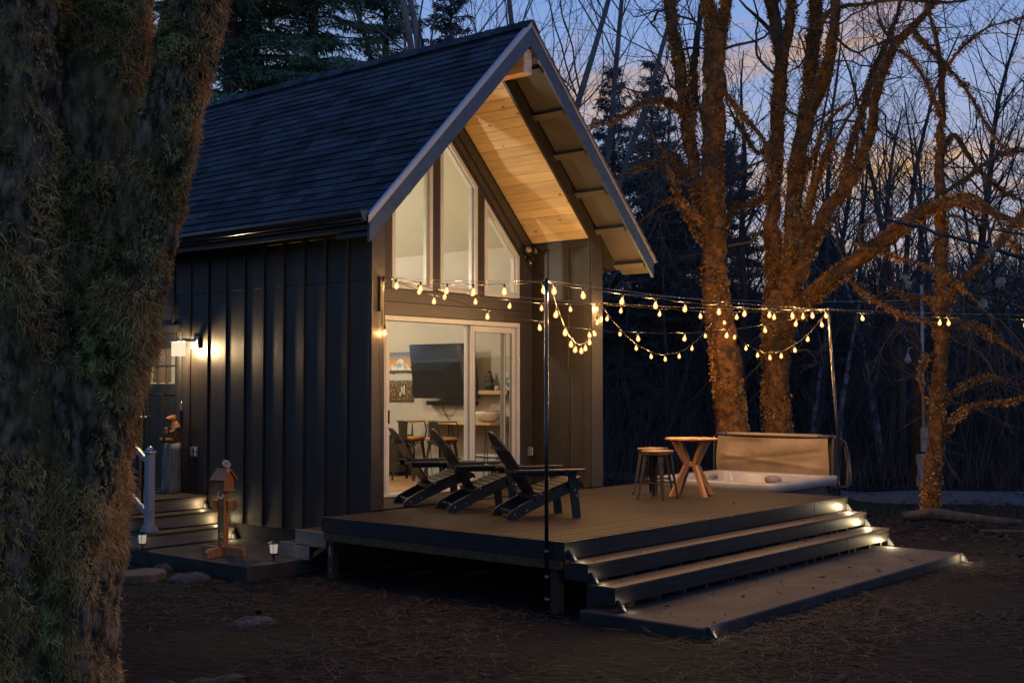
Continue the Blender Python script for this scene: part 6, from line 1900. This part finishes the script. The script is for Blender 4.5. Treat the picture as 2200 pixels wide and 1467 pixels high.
birch_m = mat('birch_bark', (.13, .13, .14), (.24, .24, .25), rough=.85, scale=3, stretch=(1, 1, 5), lo=.4, hi=.55, third=(.035, .035, .038), tscale=4)
def birch_meshes(seed, h, r0, lean):
    m = bare_meshes(seed, h, r0, lean, branch=16, m=twig_m, upright=1.2, tw_len=1.8, stop=500)
    me = m[0][1]; me.materials.clear(); me.materials.append(birch_m)
    return m
hA = birch_meshes(31, 6, .085, (.03, .01)); hB = birch_meshes(32, 5.5, .060, (-.03, .03)); hC = birch_meshes(33, 5.5, .075, (.07, -.06))
for lb, c, x, y, rz, s_ in (('thickest white birch trunk left of the utility pole', hA, 18.6, 2.0, .0, 1.1),
                         ('white birch trunk bending out left of the thickest birch', hC, 17.4, 2.55, .3, 1.0),
                         ('thin white birch trunk nearest the utility pole', hB, 20.3, 1.15, 1.0, 1.0),
                         ('pale birch close to the far pole of the deck', hB, 17.6, 3.35, 2.0, 1.05),
                         ('dim pale birch between the two big maples', hB, 21.0, 5.0, 3.0, 1.0),
                         ('faint thin birch right of the cabin corner', hA, 24.5, 11.2, 4.0, 1.0),
                         ('faint birch low behind the round table', hC, 25.0, 9.4, 2.2, .95)):
    plant('birch_tree', 'tree', lb, c, x, y, rz, s_, 'birches at the edge of the wood')

# ---- brush under the trees: nobody could count it
def thicket(n, dmin, dmax, hmax, rad_, name, m, pxr=(1150, 2420), seg=6, minr=.004, spread=.5):
    nb = NB_()
    cp = np.array((-9.32, -10.05)); f = np.array((.761, .648)); rt = np.array((.648, -.761))
    d = dmin + (dmax - dmin) * rng.random(n) ** .8
    px = rng.uniform(pxr[0], pxr[1], n)
    xy = cp + d[:, None] * f + (d * (px - 1100) / 2574)[:, None] * rt
    z = ground_height(xy[:, 0], xy[:, 1])
    h = hmax * rng.uniform(.25, 1, n)
    a = rng.uniform(0, 6.28, n); ln = rng.uniform(.1, spread * 1.6, n)
    t = np.linspace(0, 1, seg)
    bend = rng.uniform(-.3, 1.0, n)
    X = xy[:, 0:1] + (ln * h * np.cos(a))[:, None] * (t ** 1.5)[None] + rng.normal(0, .05, (n, seg)) * t
    Y = xy[:, 1:2] + (ln * h * np.sin(a))[:, None] * (t ** 1.5)[None] + rng.normal(0, .05, (n, seg)) * t
    Z = z[:, None] - .05 + h[:, None] * (t[None] - .42 * bend[:, None] * t[None] ** 3)
    P = np.stack([X, Y, Z], -1)
    r_ = (rad_ * rng.uniform(.4, 1.3, n))[:, None] * (1 - .8 * t)[None] + minr * .4
    ang = np.array((0, 2.094, 4.189))
    V = P[:, :, None, :] + r_[..., None, None] * np.stack([np.cos(ang), np.sin(ang), 0 * ang], -1)[None, None]
    i = np.arange(n * seg * 3).reshape(n, seg, 3); j = np.roll(i, -1, 2)
    F = np.stack([i[:, :-1], j[:, :-1], j[:, 1:], i[:, 1:]], -1).reshape(-1, 4)
    return tag(link(name, np_mesh(name, V.reshape(-1, 3), F, m)), kind='stuff')
brush_m = mat('brush_twigs', (.02, .02, .021), (.07, .071, .076), rough=.9, scale=.8)
thicket(5200, 25, 44, 3.6, .011, 'undergrowth', brush_m)
thicket(4000, 34, 70, 4.2, .016, 'undergrowth', brush_m, (1100, 2500))
thicket(1500, 23.5, 30, 1.3, .006, 'undergrowth', brush_m, (1250, 2420))

# far wooded slope: crowns read as one mass
def far_woods():
    cp = np.array((-9.32, -10.05)); f = np.array((.761, .648)); rt = np.array((.648, -.761))
    n = 60000
    d = 60 + 75 * rng.random(n) ** .9; px = rng.uniform(1100, 2600, n)
    xy = cp + d[:, None] * f + (d * (px - 1100) / 2574)[:, None] * rt
    z = ground_height(xy[:, 0], xy[:, 1])
    C = np.stack([xy[:, 0], xy[:, 1], z + rng.random(n) ** 1.4 * 4.5], -1)
    N = np.zeros((n, 3)); N[:, 2] = 1.6
    V, F = leaf_quads(C, N, 1.1, 0, .03)
    tag(link('far_woods', np_mesh('far_woods', V, F, mat('far_wood_twigs', (.04, .043, .048), (.10, .104, .112), rough=.9, scale=.3))), kind='stuff')  # bluish pale tone puts distance haze into the colour
far_woods()

# ---- utility pole with meter
up_ = empty('utility_pole', (15.0, -.35, G), label='dark wooden utility pole with grey conduit and meter box', cat='utility pole')
MB().tube([(15.0, -.35, G - .2), (15.0, -.35, 3.3)], [.115, .095], 12).build('post', mat('old_pole', (.020, .016, .013), (.035, .028, .022), rough=.9, scale=5), up_, True)
cq = Vector((15.0 + .085 * .648 - .07, -.35 - .085 * .761 - .07, 0))
grey_m = mat('grey_conduit', (.26, .27, .29), rough=.5); box_m = mat('meter_box', (.22, .225, .24), rough=.55)
MB().tube([(cq.x, cq.y, .52), (cq.x, cq.y, 3.5)], .035, 10).box(cq.x - .045, cq.x + .045, cq.y - .045, cq.y + .045, 2.0, 2.05).build('conduit', grey_m, up_, True)
MB().box(-.09, .09, -.07, .07, .06, .56, .01, Matrix.Translation((cq.x - .01, cq.y - .03, 0)) @ Matrix.Rotation(R(-50), 4, 'Z')).build('meter_box', box_m, up_)
MB().lathe([(0, 0), (.075, 0), (.075, .05), (0, .06)], 16, M=Matrix.Translation((cq.x - .04, cq.y - .09, .38)) @ Matrix.Rotation(R(-50), 4, 'Z') @ Matrix.Rotation(R(90), 4, 'X')).build('meter', grey_m, up_, True)
yl = empty('yard_lamp', (14.86, -.33, 1.95), label='white unlit yard lamp on the utility pole', cat='yard lamp')
MB().lathe([(0, -.13), (.05, -.12), (.075, -.07), (.078, -.04), (.06, -.02), (.05, .02), (.04, .05), (.02, .08), (0, .085)], 16, (14.80, -.25, 2.0)).build('lamp_head', mat('lamp_white', (.20, .21, .23), rough=.5), yl, True)
MB().tube([(14.80, -.25, 2.08), (14.82, -.27, 2.2), (14.95, -.33, 2.22)], .012, 6).build('lamp_arm', grey_m, yl)
# plastic sheet wrapped over the foot of the post
bg_m = mat('grey_plastic_sheet', (.17, .18, .20), (.27, .28, .31), rough=.4, scale=5, bump=.8, bscale=7, bdist=.05)
V = []; F = []; n = 22; rows = 14
for i in range(rows):
    t = i / (rows - 1)
    for k in range(n):
        a = 2 * math.pi * k / n
        q = (.15 + .05 * t + .03 * math.sin(3 * a + 4 * t) + .018 * math.sin(7 * a - 9 * t) + random.uniform(-.008, .008)) * (1 - .25 * math.sin(math.pi * t) * .6)
        V.append((cq.x + .0 + q * math.cos(a), cq.y - .02 + q * math.sin(a), .02 - .66 * t + .02 * math.sin(4 * a) * (t > .8)))
for i in range(rows - 1):
    for k in range(n): F.append((i * n + k, i * n + (k + 1) % n, (i + 1) * n + (k + 1) % n, (i + 1) * n + k))
F.append(tuple(range(n)))
tag(MB().add(V, F).build('plastic_sheet', bg_m, None, True), 'crumpled grey plastic sheet wrapped around the foot of the utility pole', 'plastic sheet')
ov = MB()
ov.tube(catenary((15.0, -.3, 3.2), (9.6, 8.0, 3.9), .25), .008, 4)
tag(ov.build('overhead_wire', wire_m), 'thin wire running from the utility pole toward the cabin roof', 'wire')

# ---- ground cover, litter and small things on the ground
def litter(name, n, region, length, width, m, lift=.012, tilt=.18):
    x = rng.uniform(region[0], region[1], n * 3); y = rng.uniform(region[2], region[3], n * 3)
    inside = ((x > -1.45) & (x < 5.2) & (y > -4.9) & (y < 12) & ~((x < -.8) & (y < .3) & (y > -3.0))) & ~((x < -.85) & (y < .3))
    clump = np.sin(x * 1.7 + 1.2 * np.sin(y * 1.1)) + np.sin(y * 2.1 - .8 * x) + rng.normal(0, .8, len(x))
    k = (~inside) & (clump > -.5)
    x, y = x[k][:n], y[k][:n]
    z = ground_height(x, y) + lift * rng.random(len(x)) * 2
    C = np.stack([x, y, z], -1)
    a = rng.uniform(0, 6.28, len(x))
    D = np.stack([np.cos(a), np.sin(a), rng.normal(0.02, tilt, len(x))], -1)
    s_ = np.stack([-np.sin(a), np.cos(a), rng.normal(0, .3, len(x))], -1)
    L_ = (length * rng.uniform(.4, 1.5, len(x)))[:, None]; w_ = (width * rng.uniform(.6, 1.4, len(x)))[:, None]
    b = rng.normal(0, .12, (len(x), 1)) * L_
    mid = C + D * L_ * .5 + s_ * b
    end = C + D * L_
    V = np.stack([C - s_ * w_, C + s_ * w_, mid + s_ * w_, mid - s_ * w_, end + s_ * w_ * .5, end - s_ * w_ * .5], 1).reshape(-1, 3)
    q = np.arange(len(x))[:, None] * 6
    F = np.concatenate([q + np.array([0, 1, 2, 3]), q + np.array([3, 2, 4, 5])])
    return tag(link(name, np_mesh(name, V, F, m)), kind='stuff')
straw_m = mat('dry_straw', (.007, .005, .003), (.028, .0195, .012), rough=.8, scale=1.1)
litter('straw', 19000, (-9, 2, -9.6, 2.6), .15, .0030, straw_m)
litter('straw', 15000, (-1.2, 12.5, -10, -2.6), .18, .0034, straw_m)
leaf_m = mat('dead_leaves', (.006, .0042, .0027), (.022, .0145, .0085), rough=.9, scale=2.2)
litter('fallen_leaves', 9000, (5.2, 26, -12, 7.5), .07, .026, leaf_m, .02)
litter('fallen_leaves', 1800, (-8, 5, -9.5, 2.5), .045, .013, leaf_m, .02)
# a few leaves and needles blown onto the steps and the concrete
def blown(n, x0, x1, y0, y1, z):
    C = np.stack([rng.uniform(x0, x1, n), rng.uniform(y0, y1, n), np.full(n, z)], -1)
    N = rng.normal(0, 1, (n, 3)); N[:, 2] = .05
    return leaf_quads(C, N, rng.choice((.012, .02, .035), n), .05, .3)
bl_ = NB_()
for n_, a0, a1, b0, b1, z in ((110, -.75, 4.95, -4.82, -3.95, -.561), (40, -1.4, -.05, .4, 2.4, -.506), (26, -.7, 5.1, -3.3, -.3, .003), (18, -.7, 5.1, -3.6, -3.4, -.172), (18, -.7, 5.1, -3.9, -3.64, -.349)):
    bl_.add(*blown(n_, a0, a1, b0, b1, z))
tag(link('fallen_leaves', bl_.mesh('fallen_leaves', mat('blown_leaf', (.03, .02, .012), (.08, .055, .034), rough=.9))), kind='stuff')
# short grass beyond the steps
n = 16000
gx = rng.uniform(5.4, 12, n); gy = rng.uniform(-8, -.6, n)
dd = (gx + 9.32) * .761 + (gy + 10.05) * .648
k = (dd > 18.2 + .6 * np.sin(gx * 2)) & (dd < 21.6) & (np.sin(gx * 1.9) + np.sin(gy * 2.3) + rng.normal(0, .7, n) > -.8)
C = np.stack([gx[k], gy[k], ground_height(gx[k], gy[k]) - .01], -1)
N = np.zeros_like(C); N[:, 2] = 1
tag(link('grass', np_mesh('grass', *blades(C, N, .07, .004, .4, 2, .5), mat('short_grass', (.016, .034, .010), (.04, .07, .022), rough=.85, scale=1.5))), kind='stuff')

# fallen branch beyond the steps
lgm = smooth_line([(8.35, -2.75, G + .10, .07), (8.6, -3.15, G + .15, .085), (8.85, -3.5, G + .10, .075), (9.1, -3.95, G + .06, .05), (9.35, -4.45, G + .03, .03)], .06)
nb = NB_(); nb.add(*tube_np(lgm[:, :3], lgm[:, 3], 12, rough=.18)); 
tag(link('fallen_branch', nb.mesh('fallen_branch', mat('grey_deadwood', (.022, .018, .015), (.07, .06, .05), rough=.9, scale=5, stretch=(1, 1, 1), bump=1.0, bscale=9, bdist=.03), True)), 'broken weathered branch lying on the ground below the slender trunk', 'branch')
tag(MB().beam((7.7, -4.15, G + .05), (8.15, -4.75, G + .05), .10, .03, b=.004).build('loose_plank', MATS['grey_deadwood']), 'short grey plank lying on the straw right of the steps', 'plank')
# lichen covered stones beside the pad
stone_m = mat('lichen_stone', (.022, .022, .024), (.07, .07, .075), rough=.95, scale=9, detail=8, bump=1.0, bscale=26, bdist=.05)
def stone(x, y, sx, sy, sz, seed, label):
    rs_ = np.random.default_rng(seed); mb = MB(); n, m_ = 18, 10; V = []
    for i in range(m_ + 1):
        ph = math.pi * i / m_
        for k in range(n):
            a = 2 * math.pi * k / n
            q = 1 + .16 * math.sin(3 * a + seed) * math.sin(ph) + .10 * math.sin(5 * a + 2 * ph + seed) + rs_.normal(0, .03)
            V.append((x + sx * q * math.sin(ph) * math.cos(a), y + sy * q * math.sin(ph) * math.sin(a), G - .02 - sz * math.cos(ph) * q))
    F = [(i * n + k, i * n + (k + 1) % n, (i + 1) * n + (k + 1) % n, (i + 1) * n + k) for i in range(m_) for k in range(n)]
    tag(mb.add(V, F).build('stone', stone_m, None, True), label, 'stone', 'stones on the ground by the pad')
stone(-1.62, 1.62, .13, .11, .11, 1, 'small pale stone between the log round and the pad')
stone(-1.75, .95, .26, .18, .09, 2, 'wide frosty looking stone in front of the pad corner')
stone(-2.75, -1.45, .22, .16, .06, 3, 'low bluish stone in the dark straw right of the big trunk')
stone(-1.45, 2.72, .10, .09, .09, 4, 'small tan stone behind the left stake light')

# sword fern at the foot of the big trunk
fern_m = mat('fern_green', (.018, .030, .012), (.035, .05, .02), rough=.8, scale=3)
def fern(x, y, n, L_, label, seed):
    rs_ = np.random.default_rng(seed); g_ = float(ground_height(np.array(x), np.array(y)))
    r_ = empty('fern', (x, y, g_), label=label, cat='fern', group='ferns by the big trunk')
    for f_ in range(n):
        a = 2 * math.pi * f_ / n + rs_.uniform(-.3, .3); ll = L_ * rs_.uniform(.7, 1.15)
        mb = MB(); k = 22
        P = [Vector((math.cos(a) * ll * t * (1 - .15 * t), math.sin(a) * ll * t * (1 - .15 * t), ll * (.75 * t - .72 * t * t))) for t in np.linspace(0, 1, k)]
        mb.tube(P, [.004 * (1 - i / k) + .0012 for i in range(k)], 3, False)
        for i in range(2, k - 1):
            d = (P[i + 1] - P[i]).normalized(); s_ = Vector((-math.sin(a), math.cos(a), 0))
            w_ = .085 * math.sin(math.pi * (i / k) ** .7) + .01
            for sg in (-1, 1):
                b0 = P[i]; e_ = P[i] + s_ * sg * w_ + d * .02 - Vector((0, 0, w_ * .25))
                mb.add([b0 - d * .008, b0 + d * .008, (b0 + e_) / 2 + d * .012, e_, (b0 + e_) / 2 - d * .006], [(0, 1, 2, 3, 4)])
        mb.build('frond', fern_m, r_, world=False)
fern(-4.62, -3.35, 11, .55, 'dark sword fern in the straw right of the big mossy trunk', 5)
fern(-5.1, -4.2, 9, .45, 'low dark fern in front of the big mossy trunk', 6)

# a twig with withered leaves hangs close to the camera at the right
tg = empty('withered_twig', (-1.6, -9.3, 2.3), label='dark twig with a few withered tan leaves hanging in at the right edge', cat='twig')
nbq = NB_()
for pts, r_ in (([(-2.542, -8.167, 1.997), (-2.809, -8.012, 2.08), (-3.039, -7.899, 2.127), (-3.15, -7.772, 2.171), (-3.139, -7.633, 2.232), (-3.13, -7.492, 2.275), (-3.117, -7.357, 2.347)], .013),
                ([(-3.174, -7.744, 2.187), (-3.283, -7.688, 2.093), (-3.375, -7.651, 2.004), (-3.39, -7.632, 1.969)], .006),
                ([(-2.955, -8.306, 2.122), (-3.004, -8.097, 2.17), (-3.011, -7.938, 2.214), (-2.989, -7.811, 2.261)], .007),
                ([(-3.375, -8.419, 1.922), (-3.41, -8.219, 1.847), (-3.363, -8.116, 1.794), (-3.334, -7.995, 1.755), (-3.306, -7.87, 1.722), (-3.336, -7.834, 1.691)], .006),
                ([(-3.363, -8.116, 1.794), (-3.397, -8.148, 1.69), (-3.431, -8.178, 1.577), (-3.435, -8.167, 1.467)], .003)):
    q = smooth_line([(*p, r_ * (1 - .6 * i / len(pts))) for i, p in enumerate(pts)], .06)
    q[:, :3] -= np.array(wloc(tg)); q[:, :3] += rng.normal(0, .004, (len(q), 3))
    nbq.add(*tube_np(q[:, :3], q[:, 3], 6))
link('stem', nbq.mesh('stem', twig_m, True), tg)
wl_m = mat('withered_leaf', (.30, .22, .14), (.45, .34, .23), rough=.9, scale=14)
def withered(x, y, z, s_, seed):
    rs_ = np.random.default_rng(seed); c = Vector((x, y, z)) - Vector(wloc(tg)); mb = MB()
    rt = Vector((.648, -.761, 0)).lerp(Vector((.6, .6, 0)), rs_.uniform(0, .4)).normalized()
    outl = [(0, 0), (.35, -.1), (.5, -.45), (.32, -.5), (.42, -.85), (.12, -.7), (0, -1.0), (-.14, -.72), (-.40, -.8), (-.3, -.48), (-.52, -.4), (-.33, -.1)]
    V = [c + rt * p[0] * s_ * rs_.uniform(.8, 1.2) + Vector((0, 0, p[1] * s_)) + Vector((.65, .75, 0)) * (s_ * .25 * math.sin(3 * p[0] + 2 * p[1] + seed)) for p in outl]
    ctr = len(V); V.append(c + Vector((0, 0, -.45 * s_)) + Vector((-.65, -.75, 0)) * .05 * s_)
    mb.add(V, [(i, (i + 1) % 12, ctr) for i in range(12)])
    mb.build('leaf', wl_m, tg, True, world=False)
for x, y, z, s_, sd in ((-3.388, -7.634, 1.973, .055, 1), (-3.378, -7.644, 1.94, .052, 2), (-3.011, -7.932, 2.127, .058, 3), (-3.177, -8.035, 1.948, .062, 4), (-3.333, -8.0, 1.835, .060, 5), (-3.356, -8.125, 1.794, .022, 6), (-3.017, -7.924, 2.098, .036, 7)):
    withered(x, y, z, s_, sd)
